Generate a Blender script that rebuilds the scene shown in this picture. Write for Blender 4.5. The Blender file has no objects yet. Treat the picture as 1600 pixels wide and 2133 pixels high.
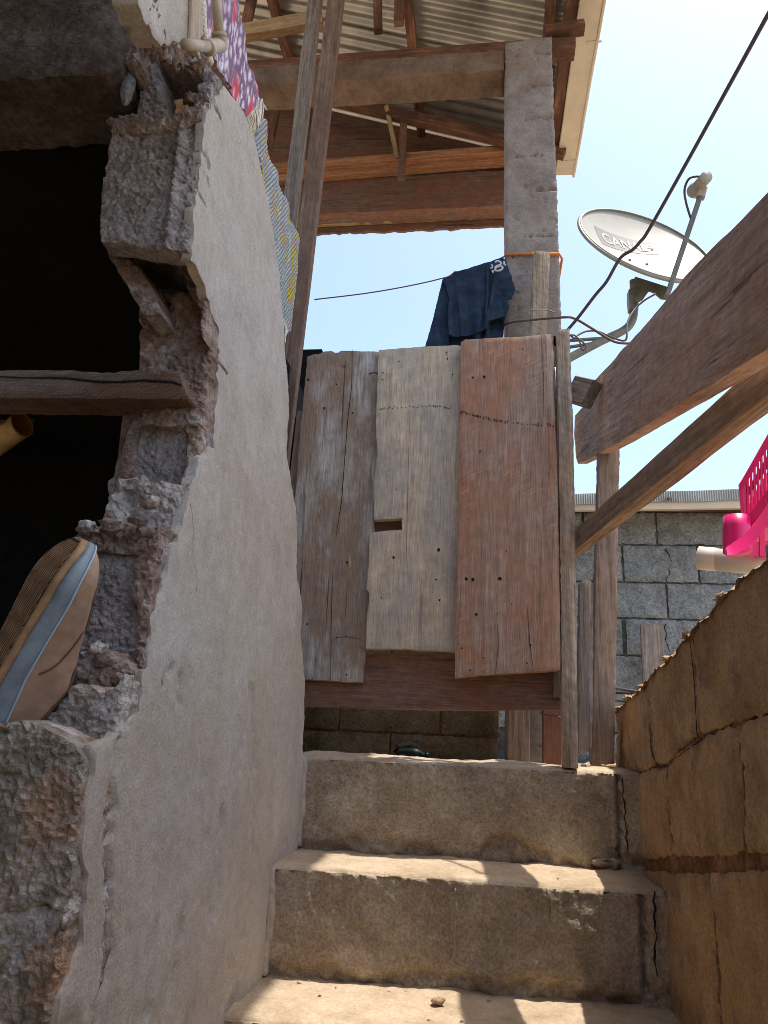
import bpy, math, random
from mathutils import Vector, Matrix, noise
from mathutils.geometry import delaunay_2d_cdt

random.seed(7)
sc = bpy.context.scene
COL = sc.collection
V = Vector

# ------------------------------------------------------------------ camera
F = 1602.0                      # focal length in pixels of the 1600 x 2133 photograph
PITCH, ROLL, YAW = (math.radians(a) for a in (16.58, 2.63, 7.83))
CAM = V((0, 0, 1.4))
FWD = V((-math.sin(YAW)*math.cos(PITCH), math.cos(YAW)*math.cos(PITCH), math.sin(PITCH)))
_rt0 = V((math.cos(YAW), math.sin(YAW), 0)); _up0 = _rt0.cross(FWD)
RT = _rt0*math.cos(ROLL) + _up0*math.sin(ROLL)
UP = _up0*math.cos(ROLL) - _rt0*math.sin(ROLL)
cd = bpy.data.cameras.new('camera'); cam = bpy.data.objects.new('camera', cd); COL.objects.link(cam)
cd.sensor_fit = 'VERTICAL'; cd.sensor_height = 36.0; cd.lens = 36.0*F/2133.0
cd.clip_start = 0.02; cd.clip_end = 500
cam.matrix_world = Matrix(((RT.x, UP.x, -FWD.x, CAM.x), (RT.y, UP.y, -FWD.y, CAM.y), (RT.z, UP.z, -FWD.z, CAM.z), (0, 0, 0, 1)))
sc.camera = cam

# ------------------------------------------------------------------ world, sun, exposure
SUN = V((0.262, 0.03, 1.0)).normalized()
w = bpy.data.worlds.new('World'); sc.world = w; w.use_nodes = True
nt = w.node_tree
sky = nt.nodes.new('ShaderNodeTexSky'); sky.sky_type = 'NISHITA'; sky.sun_disc = False
sky.sun_elevation = math.asin(SUN.z); sky.sun_rotation = math.atan2(SUN.x, SUN.y)
sky.air_density = 1.0; sky.dust_density = 2.6; sky.ozone_density = 1.0; sky.altitude = 0
bg = nt.nodes['Background']; bg.inputs['Strength'].default_value = 0.15
nt.links.new(sky.outputs[0], bg.inputs[0])
sl = bpy.data.lights.new('sun', 'SUN'); sl.energy = 2.45; sl.angle = math.radians(0.5); sl.color = (1.0, 0.95, 0.88)
so = bpy.data.objects.new('sun', sl); COL.objects.link(so); so.location = (3, 0, 12)
so.rotation_euler = (-SUN).to_track_quat('-Z', 'Y').to_euler()
sc.view_settings.view_transform = 'Standard'; sc.view_settings.look = 'None'
sc.view_settings.gamma = 1.0; sc.view_settings.exposure = 1.24
sc.cycles.pixel_filter_type = 'BLACKMAN_HARRIS'; sc.cycles.filter_width = 0.9
sc.cycles.max_bounces = 7; sc.cycles.diffuse_bounces = 4

# ------------------------------------------------------------------ helpers: picture geometry -> place
def ray(px, py): return FWD + RT*((px-800.0)/F) - UP*((py-1066.5)/F)
def at(px, py, ax, val):
    d = ray(px, py); i = 'XYZ'.index(ax)
    return CAM + d*((val-CAM[i])/d[i])
def atp(px, py, p, n):
    d = ray(px, py); return CAM + d*((p-CAM).dot(n)/d.dot(n))
def c(r, g, b):
    f = lambda x: (x/255/12.92) if x/255 <= .04045 else ((x/255+.055)/1.055)**2.4
    return (f(r), f(g), f(b), 1.0)
def fbm(p, s, o=4): return noise.fractal(p*s, 0.9, 2.1, o, noise_basis='PERLIN_ORIGINAL')

# ------------------------------------------------------------------ helpers: objects
def tag(o, label=None, cat=None, group=None, kind=None):
    if label: o['label'] = label
    if cat: o['category'] = cat
    if group: o['group'] = group
    if kind: o['kind'] = kind
    return o
def empty(name, loc, label, cat, group=None, kind=None):
    o = bpy.data.objects.new(name, None); COL.objects.link(o); o.location = V(loc); o.empty_display_size = .1
    return tag(o, label, cat, group, kind)
def put(o, parent=None, M=None):
    M = M or Matrix()
    COL.objects.link(o)
    if parent is not None:
        o.parent = parent
        chain = Matrix()
        q = parent; ms = []
        while q is not None:
            ms.append(q.matrix_basis if q.parent is None else q.matrix_parent_inverse @ q.matrix_basis); q = q.parent
        W = Matrix()
        for m in reversed(ms): W = W @ m
        o.matrix_parent_inverse = W.inverted()
    o.matrix_basis = M
    return o
def mk(name, vs, fs, mat, parent=None, M=None, smooth=False, mats=None, mi=None):
    me = bpy.data.meshes.new(name); me.from_pydata([tuple(v) for v in vs], [], fs)
    for m in (mats or [mat]): me.materials.append(m)
    if mi:
        for p, i in zip(me.polygons, mi): p.material_index = i
    if smooth: me.polygons.foreach_set('use_smooth', [True]*len(me.polygons))
    me.update()
    return put(bpy.data.objects.new(name, me), parent, M)
def frame(o, u, v):
    u = V(u).normalized(); v = (V(v) - u*u.dot(V(v))).normalized(); n = u.cross(v)
    return Matrix(((u.x, v.x, n.x, o[0]), (u.y, v.y, n.y, o[1]), (u.z, v.z, n.z, o[2]), (0, 0, 0, 1)))

def inside(x, y, P):
    r = False; j = len(P)-1
    for i in range(len(P)):
        a, b = P[i], P[j]
        if (a[1] > y) != (b[1] > y) and x < (b[0]-a[0])*(y-a[1])/(b[1]-a[1])+a[0]: r = not r
        j = i
    return r
def segd(x, y, P):
    m = 9.0
    for i in range(len(P)):
        ax, ay = P[i-1]; bx, by = P[i]
        dx, dy = bx-ax, by-ay; L = dx*dx+dy*dy or 1e-12
        t = max(0, min(1, ((x-ax)*dx+(y-ay)*dy)/L))
        d = (x-ax-t*dx)**2+(y-ay-t*dy)**2
        if d < m: m = d
    return math.sqrt(m)

def slab(name, pts2, M, th, mat, parent=None, res=.012, rough=.002, rs=18, jit=.0, js=40, bev=.004, disp=None, rings=1, smooth=True, side=None):
    """A thick plate with an uneven outline and face: outline in the local u,v plane, face at n = 0, body behind it."""
    P = []
    n = len(pts2)
    for i in range(n):
        a = V(pts2[i]); b = V(pts2[(i+1) % n]); L = (b-a).length; k = max(1, int(L/res+.5))
        for q in range(k): P.append(a+(b-a)*(q/k))
    if jit:
        Q = []
        for i, p in enumerate(P):
            t = (P[(i+1) % len(P)]-P[i-1]); t = V((t.y, -t.x)).normalized() if t.length > 1e-9 else V((0, 0))
            wp = M @ V((p.x, p.y, 0))
            Q.append(p + t*(jit*fbm(wp, js, 3)))
        P = Q
    xs = [p.x for p in P]; ys = [p.y for p in P]
    I = []
    y = min(ys); row = 0
    rr = random.Random(len(P))
    while y < max(ys):
        x = min(xs)+(res*.5 if row & 1 else 0)
        while x < max(xs):
            q = (x+rr.uniform(-.2, .2)*res, y+rr.uniform(-.2, .2)*res)
            if inside(q[0], q[1], P): I.append(q)
            x += res
        y += res*.87; row += 1
    # keep interior points away from the border
    cell = {}
    for p in P: cell.setdefault((int(p.x//res), int(p.y//res)), []).append(p)
    def nearb(x, y):
        cx, cy = int(x//res), int(y//res); m = 9
        for i in (-1, 0, 1):
            for j in (-1, 0, 1):
                for p in cell.get((cx+i, cy+j), ()): m = min(m, (p.x-x)**2+(p.y-y)**2)
        return math.sqrt(m)
    I = [q for q in I if nearb(*q) > res*.55]
    nb = len(P)
    pts = [V((p[0], p[1])) for p in P] + [V(q) for q in I]
    vo, eo, fo, ov, oe, of = delaunay_2d_cdt(pts, [(i, (i+1) % nb) for i in range(nb)], [], 0, 1e-6, True)
    idx = {}
    for i, o in enumerate(ov):
        for k in o:
            if k < nb: idx.setdefault(k, i)
    verts = []
    bset = set(idx.values())
    for i, p in enumerate(vo):
        wp = M @ V((p.x, p.y, 0))
        z = rough*fbm(wp, rs, 4)
        if disp: z += disp(p.x, p.y, wp)
        if i in bset: z -= bev
        verts.append(V((p.x, p.y, z)))
    PB = [(p[0], p[1]) for p in P]
    def keep(f, vv, chk):
        if not chk: return True
        return inside(sum(vv[i].x for i in f)/3, sum(vv[i].y for i in f)/3, PB)
    faces = [tuple(f) for f in fo if keep(f, vo, all(i in bset for i in f))]
    # orientation
    f0 = faces[len(faces)//2]; a, b, d = (vo[k] for k in f0[:3])
    if (b-a).x*(d-a).y-(b-a).y*(d-a).x < 0: faces = [tuple(reversed(f)) for f in faces]
    loop = []
    for k in range(nb):
        if k in idx and (not loop or loop[-1] != idx[k]): loop.append(idx[k])
    if loop and loop[0] == loop[-1]: loop.pop()
    area = sum(vo[loop[i-1]].x*vo[loop[i]].y-vo[loop[i]].x*vo[loop[i-1]].y for i in range(len(loop)))
    if area < 0: loop.reverse()
    prev = []
    for i in loop: verts.append(verts[i].copy()); prev.append(len(verts)-1)
    cx = sum(vo[i].x for i in loop)/len(loop); cy = sum(vo[i].y for i in loop)/len(loop)
    for r in range(rings):
        t = (r+1)/rings; cur = []
        for i in loop:
            p = vo[i]; zz = -bev - (th-bev)*t
            wp = M @ V((p.x, p.y, zz))
            s = side if side is not None else rough
            q = V((p.x, p.y)) + V((p.x-cx, p.y-cy)).normalized()*(s*fbm(wp, rs, 3)+(bev*.6 if r < rings-1 or rings == 1 else 0))
            verts.append(V((q.x, q.y, zz))); cur.append(len(verts)-1)
        m = len(loop)
        for k in range(m): faces.append((prev[k], cur[k], cur[(k+1) % m], prev[(k+1) % m]))
        prev = cur
    cop = []
    for i in prev: verts.append(verts[i].copy()); cop.append(len(verts)-1)
    prev = cop
    m = len(prev)
    bv, be, bf, bov, boe, bof = delaunay_2d_cdt([V((verts[i].x, verts[i].y)) for i in prev], [(i, (i+1) % m) for i in range(m)], [], 0, 1e-6, True)
    for f in bf:
        try: q = [prev[bov[i][0]] for i in f]
        except IndexError: continue
        if len(set(q)) < 3 or not keep(f, bv, True): continue
        a, b, d = (verts[i] for i in q[:3])
        if (b-a).x*(d-a).y-(b-a).y*(d-a).x > 0: q.reverse()
        faces.append(tuple(q))
    return mk(name, verts, faces, mat, parent, M, smooth)

AX = {'Y': (V((1, 0, 0)), V((0, 0, 1))), 'YV': (V((0, 0, 1)), V((-1, 0, 0))), 'X+': (V((0, 1, 0)), V((0, 0, 1))),
      'X-': (V((0, -1, 0)), V((0, 0, 1))), 'X-V': (V((0, 0, 1)), V((0, 1, 0)))}
def pslab(name, px, plane, val, th, mat, parent=None, **k):
    """slab whose outline is read off the photograph and set on a plane of the place"""
    W = [at(x, y, plane[0], val) for x, y in px]
    return wslab(name, W, plane, th, mat, parent, **k)
def wslab(name, W, plane, th, mat, parent=None, **k):
    W = [V(p) for p in W]
    o = sum(W, V())/len(W); u, v = AX[plane]
    M = frame(o, u, v); Mi = M.inverted()
    L = [Mi @ p for p in W]
    return slab(name, [(p.x, p.y) for p in L], M, th, mat, parent, **k)

def beam(name, p0, p1, w, h, mat, parent=None, up=(0, 0, 1), seg=None, ch=.003, wob=.0015, smooth=False, ends=.002):
    """sawn timber from p0 to p1; local X runs along the grain, w across, h along up"""
    p0 = V(p0); p1 = V(p1); d = p1-p0; L = d.length
    x = d.normalized(); y = V(up).cross(x)
    if y.length < 1e-4: y = V((0, 1, 0)).cross(x)
    y.normalize(); z = x.cross(y)
    M = Matrix(((x.x, y.x, z.x, p0.x), (x.y, y.y, z.y, p0.y), (x.z, y.z, z.z, p0.z), (0, 0, 0, 1)))
    seg = seg or max(2, min(40, int(L/.05)))
    a, b = w/2, h/2
    prof = [(-a+ch, -b), (a-ch, -b), (a, -b+ch), (a, b-ch), (a-ch, b), (-a+ch, b), (-a, b-ch), (-a, -b+ch)]
    vs = []; fs = []
    ox = random.uniform(0, 50)
    for i in range(seg+1):
        t = i/seg
        for j, (py, pz) in enumerate(prof):
            q = V((t*L*9+ox, py*30, pz*30))
            dy = wob*noise.noise(q); dz = wob*noise.noise(q+V((7, 3, 1)))
            xx = t*L + (ends*noise.noise(V((j*1.3+ox, i*.7, 2))) if i in (0, seg) else 0)
            vs.append((xx, py+dy, pz+dz))
    for i in range(seg):
        for j in range(8):
            A = i*8+j; B = i*8+(j+1) % 8
            fs.append((A, A+8, B+8, B))
    fs.append(tuple(range(8))); fs.append(tuple(reversed(range(seg*8, seg*8+8))))
    return mk(name, vs, fs, mat, parent, M, smooth)

def smoothpath(P, k=6):
    P = [V(p) for p in P]; out = []
    for i in range(len(P)-1):
        a = P[max(0, i-1)]; b = P[i]; d = P[i+1]; e = P[min(len(P)-1, i+2)]
        for q in range(k):
            t = q/k
            out.append(.5*((2*b)+(d-a)*t+(2*a-5*b+4*d-e)*t*t+(3*b-a-3*d+e)*t**3))
    return out+[P[-1]]
def tubegeo(P, r, n=8, vs=None, fs=None, cap=True):
    vs = [] if vs is None else vs; fs = [] if fs is None else fs
    P = [V(p) for p in P]; base = len(vs)
    t = (P[1]-P[0]).normalized(); nrm = t.orthogonal().normalized()
    for i, p in enumerate(P):
        t2 = (P[min(i+1, len(P)-1)]-P[max(i-1, 0)]).normalized()
        nrm = (nrm - t2*nrm.dot(t2)).normalized(); b = t2.cross(nrm)
        rr = r[i] if isinstance(r, (list, tuple)) else r
        for k in range(n):
            a = 2*math.pi*k/n; vs.append(p+nrm*(rr*math.cos(a))+b*(rr*math.sin(a)))
    for i in range(len(P)-1):
        for k in range(n):
            A = base+i*n+k; B = base+i*n+(k+1) % n
            fs.append((A, B, B+n, A+n))
    if cap:
        fs.append(tuple(reversed(range(base, base+n)))); fs.append(tuple(range(base+(len(P)-1)*n, base+len(P)*n)))
    return vs, fs
def tube(name, P, r, mat, parent=None, n=8, smooth=True, k=0, M=None):
    if k: P = smoothpath(P, k)
    vs, fs = tubegeo(P, r, n)
    return mk(name, vs, fs, mat, parent, M, smooth)
def lump(name, ctr, rad, mat, parent=None, seed=0, rough=.35, sub=2, rs=2.2):
    """an irregular stone or clod"""
    vs = []; fs = []; nu, nv = 8*sub, 5*sub
    for j in range(nv+1):
        ph = math.pi*j/nv
        for i in range(nu):
            a = 2*math.pi*i/nu
            d = V((math.sin(ph)*math.cos(a), math.sin(ph)*math.sin(a), math.cos(ph)))
            k = 1+rough*fbm(d*rs+V((seed*3.7, seed, 0)), 1, 4)
            vs.append(V((d.x*rad[0]*k, d.y*rad[1]*k, d.z*rad[2]*k)))
    for j in range(nv):
        for i in range(nu):
            A = j*nu+i; B = j*nu+(i+1) % nu; fs.append((A, A+nu, B+nu, B))
    return mk(name, vs, fs, mat, parent, Matrix.Translation(V(ctr)), True)

# ------------------------------------------------------------------ materials
def nd(nt, t, ins=None, **at_):
    n = nt.nodes.new(t)
    for k, v in at_.items(): setattr(n, k, v)
    for k, v in (ins or {}).items():
        s = n.inputs[k]
        if isinstance(v, bpy.types.NodeSocket): nt.links.new(v, s)
        else: s.default_value = v
    return n
def ramp(nt, fac, stops):
    r = nt.nodes.new('ShaderNodeValToRGB'); e = r.color_ramp.elements
    while len(e) < len(stops): e.new(.5)
    for i, (p, col) in enumerate(stops):
        e[i].position = p; e[i].color = col if not isinstance(col, (int, float)) else (col, col, col, 1)
    nt.links.new(fac, r.inputs[0]); return r.outputs[0]
def mix(nt, f, a, b, mode='MIX'):
    m = nt.nodes.new('ShaderNodeMix'); m.data_type = 'RGBA'; m.blend_type = mode
    for i, v in ((0, f), (6, a), (7, b)):
        if isinstance(v, bpy.types.NodeSocket): nt.links.new(v, m.inputs[i])
        else: m.inputs[i].default_value = v
    return m.outputs[2]
def math_(nt, op, a, b=0.0):
    m = nt.nodes.new('ShaderNodeMath'); m.operation = op
    for i, v in ((0, a), (1, b)):
        if isinstance(v, bpy.types.NodeSocket): nt.links.new(v, m.inputs[i])
        else: m.inputs[i].default_value = v
    return m.outputs[0]
def start(name, rnd=True):
    m = bpy.data.materials.new(name); m.use_nodes = True; nt = m.node_tree; b = nt.nodes['Principled BSDF']
    tc = nt.nodes.new('ShaderNodeTexCoord'); co = tc.outputs['Object']
    if rnd:
        oi = nt.nodes.new('ShaderNodeObjectInfo')
        r = math_(nt, 'MULTIPLY', oi.outputs['Random'], 37.0)
        cb = nd(nt, 'ShaderNodeCombineXYZ', {0: r, 1: r, 2: r})
        co = nd(nt, 'ShaderNodeVectorMath', {0: co, 1: cb.outputs[0]}, operation='ADD').outputs[0]
    return m, nt, b, co
def mapped(nt, co, scale=(1, 1, 1), rot=(0, 0, 0)):
    return nd(nt, 'ShaderNodeMapping', {'Vector': co, 'Scale': scale, 'Rotation': rot}).outputs[0]
def ns(nt, v, s, d=4, r=.6, dist=0.0):
    return nd(nt, 'ShaderNodeTexNoise', {'Vector': v, 'Scale': s, 'Detail': d, 'Roughness': r, 'Distortion': dist}).outputs[0]
def bump(nt, b, h, strength, dist):
    bp = nd(nt, 'ShaderNodeBump', {'Height': h, 'Strength': strength, 'Distance': dist})
    nt.links.new(bp.outputs[0], b.inputs['Normal'])

def wood(name, dark, mid, light, stain=None, stain_amt=.5, saw=0.0, saw_rot=1.0, saw_scale=60, bumpv=.6, rough=.85, crack=.35, scuff=None):
    m, nt, b, co = start(name)
    wv = ns(nt, co, 6, 2)
    g1 = ns(nt, mapped(nt, co, (1.2, 26, 26)), 3.0, 7, .68, .5)
    g2 = ns(nt, mapped(nt, co, (5, 150, 150)), 3.0, 4, .6)
    pa = ns(nt, mapped(nt, co, (1, 2.2, 2.2)), 4.0, 5, .62, .3)
    col = ramp(nt, g1, [(.34, dark), (.5, mid), (.66, light)])
    if stain: col = mix(nt, ramp(nt, pa, [(.5-.25*stain_amt, 1.0), (.72-.25*stain_amt, 0.0)]), col, stain)
    if scuff:
        sf_ = ns(nt, mapped(nt, mapped(nt, co, (1, 1, 1), (0, 0, scuff[2])), (10, 150, 60)), 1.4, 4, .6)
        sg = ramp(nt, ns(nt, co, 7, 4), [(.42, 0.0), (.6, 1.0)])
        sfm = mix(nt, 1.0, ramp(nt, sf_, [(.52, 0.0), (.66, scuff[0])]), sg, 'MULTIPLY')
        col = mix(nt, sfm, col, scuff[1])
    col = mix(nt, 1.0, col, ramp(nt, g2, [(.3, .68), (.62, 1.1)]), 'MULTIPLY')
    col = mix(nt, .8, col, ramp(nt, ns(nt, co, 30, 3), [(.3, .78), (.65, 1.08)]), 'MULTIPLY')
    ck = ramp(nt, ns(nt, mapped(nt, co, (.9, 30, 30)), 2.2, 3, .5, .4), [(.30, 0.0), (.335, 1.0)])
    col = mix(nt, crack, col, ck, 'MULTIPLY')
    h = math_(nt, 'ADD', math_(nt, 'MULTIPLY', g1, .8), math_(nt, 'MULTIPLY', g2, .5))
    h = math_(nt, 'ADD', h, math_(nt, 'MULTIPLY', ck, .3))
    if saw:
        sv = nd(nt, 'ShaderNodeTexWave', {'Vector': mapped(nt, co, (1, 1, 1), (0, 0, saw_rot)), 'Scale': saw_scale/6.28, 'Distortion': 7.0, 'Detail': 4.0, 'Detail Scale': 1.6}, wave_type='BANDS').outputs['Fac']
        col = mix(nt, saw, col, ramp(nt, sv, [(.05, .45), (.4, 1.05)]), 'MULTIPLY')
        h = math_(nt, 'ADD', h, math_(nt, 'MULTIPLY', sv, saw))
    nt.links.new(col, b.inputs['Base Color']); b.inputs['Roughness'].default_value = rough
    b.inputs['Specular IOR Level'].default_value = .25
    bump(nt, b, h, bumpv, .003)
    return m

def masonry(name, dark, mid, light, stain=None, stain_s=5.0, stain_lo=.5, grit=180, bumpv=.7, bd=.003, rough=.95, stain2=None, s2=9.0, streak=0.0, spec=.15, gs=.85):
    m, nt, b, co = start(name)
    n1 = ns(nt, co, 9, 8, .7)
    n2 = ns(nt, co, grit, 4, .65)
    n3 = ns(nt, co, 45, 5, .65)
    col = ramp(nt, n1, [(.3, dark), (.5, mid), (.7, light)])
    if stain: col = mix(nt, ramp(nt, ns(nt, co, stain_s, 6, .65, .4), [(stain_lo, 0.0), (stain_lo+.14, 1.0)]), col, stain)
    if stain2: col = mix(nt, ramp(nt, ns(nt, mapped(nt, co, (1.1, .9, 1)), s2, 6, .7, .3), [(.54, 0.0), (.66, 1.0)]), col, stain2)
    if streak:
        st = ns(nt, mapped(nt, co, (26, 2.0, 2)), 1.6, 4, .6)
        col = mix(nt, streak, col, ramp(nt, st, [(.35, .6), (.62, 1.12)]), 'MULTIPLY')
    col = mix(nt, gs, col, ramp(nt, n2, [(.32, .5), (.64, 1.2)]), 'MULTIPLY')
    col = mix(nt, gs*.7, col, ramp(nt, n3, [(.3, .7), (.62, 1.1)]), 'MULTIPLY')
    vo = nd(nt, 'ShaderNodeTexVoronoi', {'Vector': co, 'Scale': grit*.55}).outputs['Distance']
    h = math_(nt, 'ADD', math_(nt, 'MULTIPLY', n2, .7), math_(nt, 'MULTIPLY', n3, 1.0))
    h = math_(nt, 'ADD', h, math_(nt, 'MULTIPLY', vo, -.25))
    nt.links.new(col, b.inputs['Base Color']); b.inputs['Roughness'].default_value = rough
    b.inputs['Specular IOR Level'].default_value = spec
    bump(nt, b, h, bumpv, bd)
    return m

def plain(name, col, rough=.5, metal=0.0, var=.15, bumpv=.1, vs=25, spec=.4, sub=0.0):
    m, nt, b, co = start(name)
    n = ns(nt, co, vs, 5, .6)
    cc = mix(nt, 1.0, col, ramp(nt, n, [(.3, 1-var*1.6), (.65, 1+var*.4)]), 'MULTIPLY')
    nt.links.new(cc, b.inputs['Base Color']); b.inputs['Roughness'].default_value = rough; b.inputs['Metallic'].default_value = metal
    b.inputs['Specular IOR Level'].default_value = spec
    if sub:
        b.inputs['Subsurface Weight'].default_value = sub; b.inputs['Subsurface Radius'].default_value = (.02, .008, .01)
    if bumpv: bump(nt, b, ns(nt, co, vs*6, 4), bumpv, .001)
    return m

M_PLASTER = masonry('plaster', c(174, 165, 153), c(187, 178, 165), c(197, 189, 177), stain=c(182, 170, 152), stain_s=2.0, stain_lo=.5, grit=240, bumpv=.6, bd=.0028, streak=.12, gs=.4)
M_BLOCK = masonry('old_block', c(132, 122, 117), c(172, 162, 156), c(198, 188, 182), stain=c(160, 138, 126), stain_s=8, stain_lo=.58, grit=130, bumpv=1.0, bd=.009)
M_MORTAR = masonry('brown_mortar', c(118, 97, 84), c(157, 135, 121), c(190, 173, 160), stain=c(198, 191, 183), stain_s=11, stain_lo=.54, grit=110, bumpv=1.0, bd=.009)
M_CHALK = masonry('lime_mortar', c(142, 128, 116), c(190, 180, 168), c(220, 214, 206), stain=c(172, 138, 114), stain_s=7, stain_lo=.5, grit=100, bumpv=1.0, bd=.009)
M_CHALKG = masonry('chalky_block', c(124, 116, 100), c(166, 155, 137), c(212, 202, 188), stain=c(232, 226, 220), stain_s=7, stain_lo=.5, grit=80, bumpv=1.0, bd=.012, stain2=c(190, 150, 118), s2=4)
M_LINTEL = masonry('lintel_concrete', c(74, 62, 56), c(102, 89, 81), c(126, 113, 104), grit=80, bumpv=1.0, bd=.007)
M_STONE = masonry('grey_stone', c(118, 124, 124), c(150, 154, 152), c(176, 178, 174), grit=90, bumpv=.5)
M_RISER = masonry('riser_concrete', c(140, 124, 102), c(168, 152, 129), c(188, 173, 151), stain=c(162, 138, 120), stain_s=5, stain_lo=.53, grit=150, bumpv=1.0, bd=.004, stain2=c(188, 170, 144), s2=6, gs=.75)
M_TREAD = masonry('tread_dust', c(158, 138, 112), c(180, 160, 134), c(194, 176, 152), grit=170, bumpv=.6, bd=.002, gs=.4)
M_RWALL = masonry('earthy_block', c(140, 112, 84), c(168, 138, 106), c(188, 160, 128), stain=c(180, 144, 104), stain_s=4, stain_lo=.54, grit=170, bumpv=.7, bd=.003, streak=.08, stain2=c(134, 108, 88), s2=5, gs=.6)
M_RJOINT = masonry('earthy_mortar', c(96, 70, 50), c(132, 98, 72), c(160, 124, 94), grit=80, bumpv=1.0, bd=.008)
M_RTOP = masonry('pale_crust', c(140, 114, 86), c(174, 150, 122), c(198, 178, 152), grit=120, bumpv=1.0, bd=.005)
M_BACK = masonry('grey_block', c(116, 118, 115), c(144, 147, 144), c(168, 170, 166), stain=c(104, 106, 106), stain_s=6, stain_lo=.58, grit=80, bumpv=1.0, bd=.010)
M_BACKJ = masonry('grey_joint', c(64, 62, 58), c(92, 88, 82), c(128, 122, 114), grit=120, bumpv=1.0, bd=.006)
M_LOW = masonry('brown_block', c(100, 84, 62), c(128, 110, 84), c(146, 128, 100), grit=120, bumpv=1.0, bd=.004)
M_PILLAR = masonry('pillar_concrete', c(128, 117, 108), c(152, 141, 132), c(168, 158, 149), stain=c(146, 126, 110), stain_s=3, stain_lo=.55, grit=150, bumpv=.6, bd=.003, gs=.45)
M_RING = masonry('ring_beam_concrete', c(100, 80, 66), c(128, 106, 90), c(148, 126, 108), stain=c(104, 78, 62), stain_s=4, stain_lo=.56, grit=140, bumpv=.6, bd=.004, gs=.45)
M_EARTH = masonry('earth', c(132, 118, 100), c(164, 148, 126), c(184, 168, 146), grit=60, bumpv=.6, bd=.01)
M_ROOM = masonry('near_black_masonry', c(18, 16, 15), c(24, 22, 20), c(32, 28, 26), grit=60)  # near-black: the darkness of the room is put into the wall colour
W_GREY = wood('weathered_wood', c(126, 115, 106), c(190, 182, 173), c(220, 215, 208), stain=c(156, 132, 112), stain_amt=.12, bumpv=1.0, crack=.7)
W_PALE = wood('pale_board', c(188, 166, 139), c(204, 183, 156), c(215, 197, 172), stain=c(182, 170, 154), stain_amt=.42, bumpv=.45, crack=.25, scuff=(.3, c(226, 216, 200), 1.2))
W_RED = wood('red_board', c(152, 121, 100), c(172, 142, 121), c(188, 162, 143), stain=c(174, 124, 95), stain_amt=.6, bumpv=.45, crack=.25, scuff=(.45, c(200, 182, 165), 1.1))
W_RAIL = wood('rail_board', c(94, 72, 60), c(122, 97, 83), c(144, 120, 106), stain=c(134, 92, 72), stain_amt=.3, bumpv=.6, crack=.4, scuff=(.35, c(152, 134, 120), .1))
W_SAW = wood('saw_marked_wood', c(140, 118, 96), c(170, 150, 127), c(194, 176, 156), saw=.2, saw_rot=.7, saw_scale=70, bumpv=.5, crack=.4)
W_POST = wood('post_wood', c(122, 102, 86), c(150, 130, 112), c(166, 148, 132), bumpv=.4, crack=.2)
W_OLD = wood('old_post_wood', c(112, 98, 86), c(142, 130, 118), c(164, 152, 142), bumpv=.7, crack=.6)
W_POLE = wood('pole_wood', c(104, 78, 62), c(134, 108, 90), c(154, 130, 112), stain=c(120, 92, 74), stain_amt=.4, bumpv=.4, crack=.25)
W_POLEG = wood('grey_pole_wood', c(112, 96, 82), c(146, 130, 114), c(168, 154, 140), bumpv=.6, crack=.4)
W_BEAM = wood('thick_beam_wood', c(132, 104, 87), c(184, 156, 136), c(208, 184, 166), stain=c(188, 154, 130), stain_amt=.5, saw=.12, saw_rot=1.3, saw_scale=90, bumpv=.8, crack=.5)
W_BAT = wood('batten_wood', c(118, 96, 76), c(150, 126, 104), c(176, 152, 130), bumpv=.5, crack=.35)
W_ROOF = wood('roof_timber', c(104, 68, 50), c(138, 96, 73), c(164, 122, 96), stain=c(98, 68, 53), stain_amt=.4, bumpv=.4, crack=.3)
W_TIE = wood('orange_timber', c(156, 102, 68), c(186, 132, 94), c(206, 158, 120), bumpv=.4, crack=.3)
W_ROOFP = wood('pale_roof_timber', c(150, 120, 86), c(178, 146, 108), c(196, 168, 132), bumpv=.4, crack=.2)
W_SHELF = wood('shelf_timber', c(100, 88, 76), c(140, 126, 112), c(162, 148, 134), stain=c(118, 92, 74), stain_amt=.3, saw=.45, saw_rot=.85, saw_scale=300, bumpv=.9, crack=.5)
M_SHEET = plain('galvanised_sheet', c(190, 184, 172), .38, .7, .35, .1, 3)
M_CREAM = plain('cream_paint', c(214, 198, 172), .6, 0, .12, .1, 5)
M_DARK = plain('dark_crack', c(34, 26, 20), .95, 0, .1, 0)
M_SCAR = plain('dark_scratch', c(84, 68, 56), .95, 0, .1, 0)
M_METAL = plain('bracket_metal', c(118, 116, 104), .55, .35, .2, .1)
M_STEEL = plain('bright_steel', c(190, 190, 186), .35, .9, .1, 0)
M_DISH = plain('dish_paint', c(142, 140, 128), .45, 0, .08, 0, 6)
M_DISHB = plain('dish_back', c(146, 144, 134), .5, .1, .1, 0)
M_BAND = plain('dish_print', c(92, 92, 89), .5, 0, .05, 0)
M_LETTER = plain('dish_letters', c(158, 156, 146), .5, 0, .04, 0)
M_LNB = plain('feed_plastic', c(160, 152, 134), .5, 0, .1, 0)
M_LNBC = plain('feed_cap', c(168, 164, 152), .5, 0, .06, 0)
M_CABLE = plain('cable_sheath', c(74, 62, 64), .6, 0, .04, 0)
M_WIRE = plain('brown_wire', c(104, 82, 74), .6, 0, .05, 0)
M_ORANGE = plain('orange_twine', c(222, 130, 48), .7, 0, .2, .2, 120)
M_PVC = plain('white_plastic_pipe', c(222, 216, 200), .4, 0, .06, .02, 12)
M_PVCD = plain('dirty_plastic_pipe', c(186, 170, 144), .5, 0, .18, .05, 30)
M_PINK = plain('pink_plastic', c(236, 34, 120), .35, 0, .06, .0, 10, .5, .25)
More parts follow.
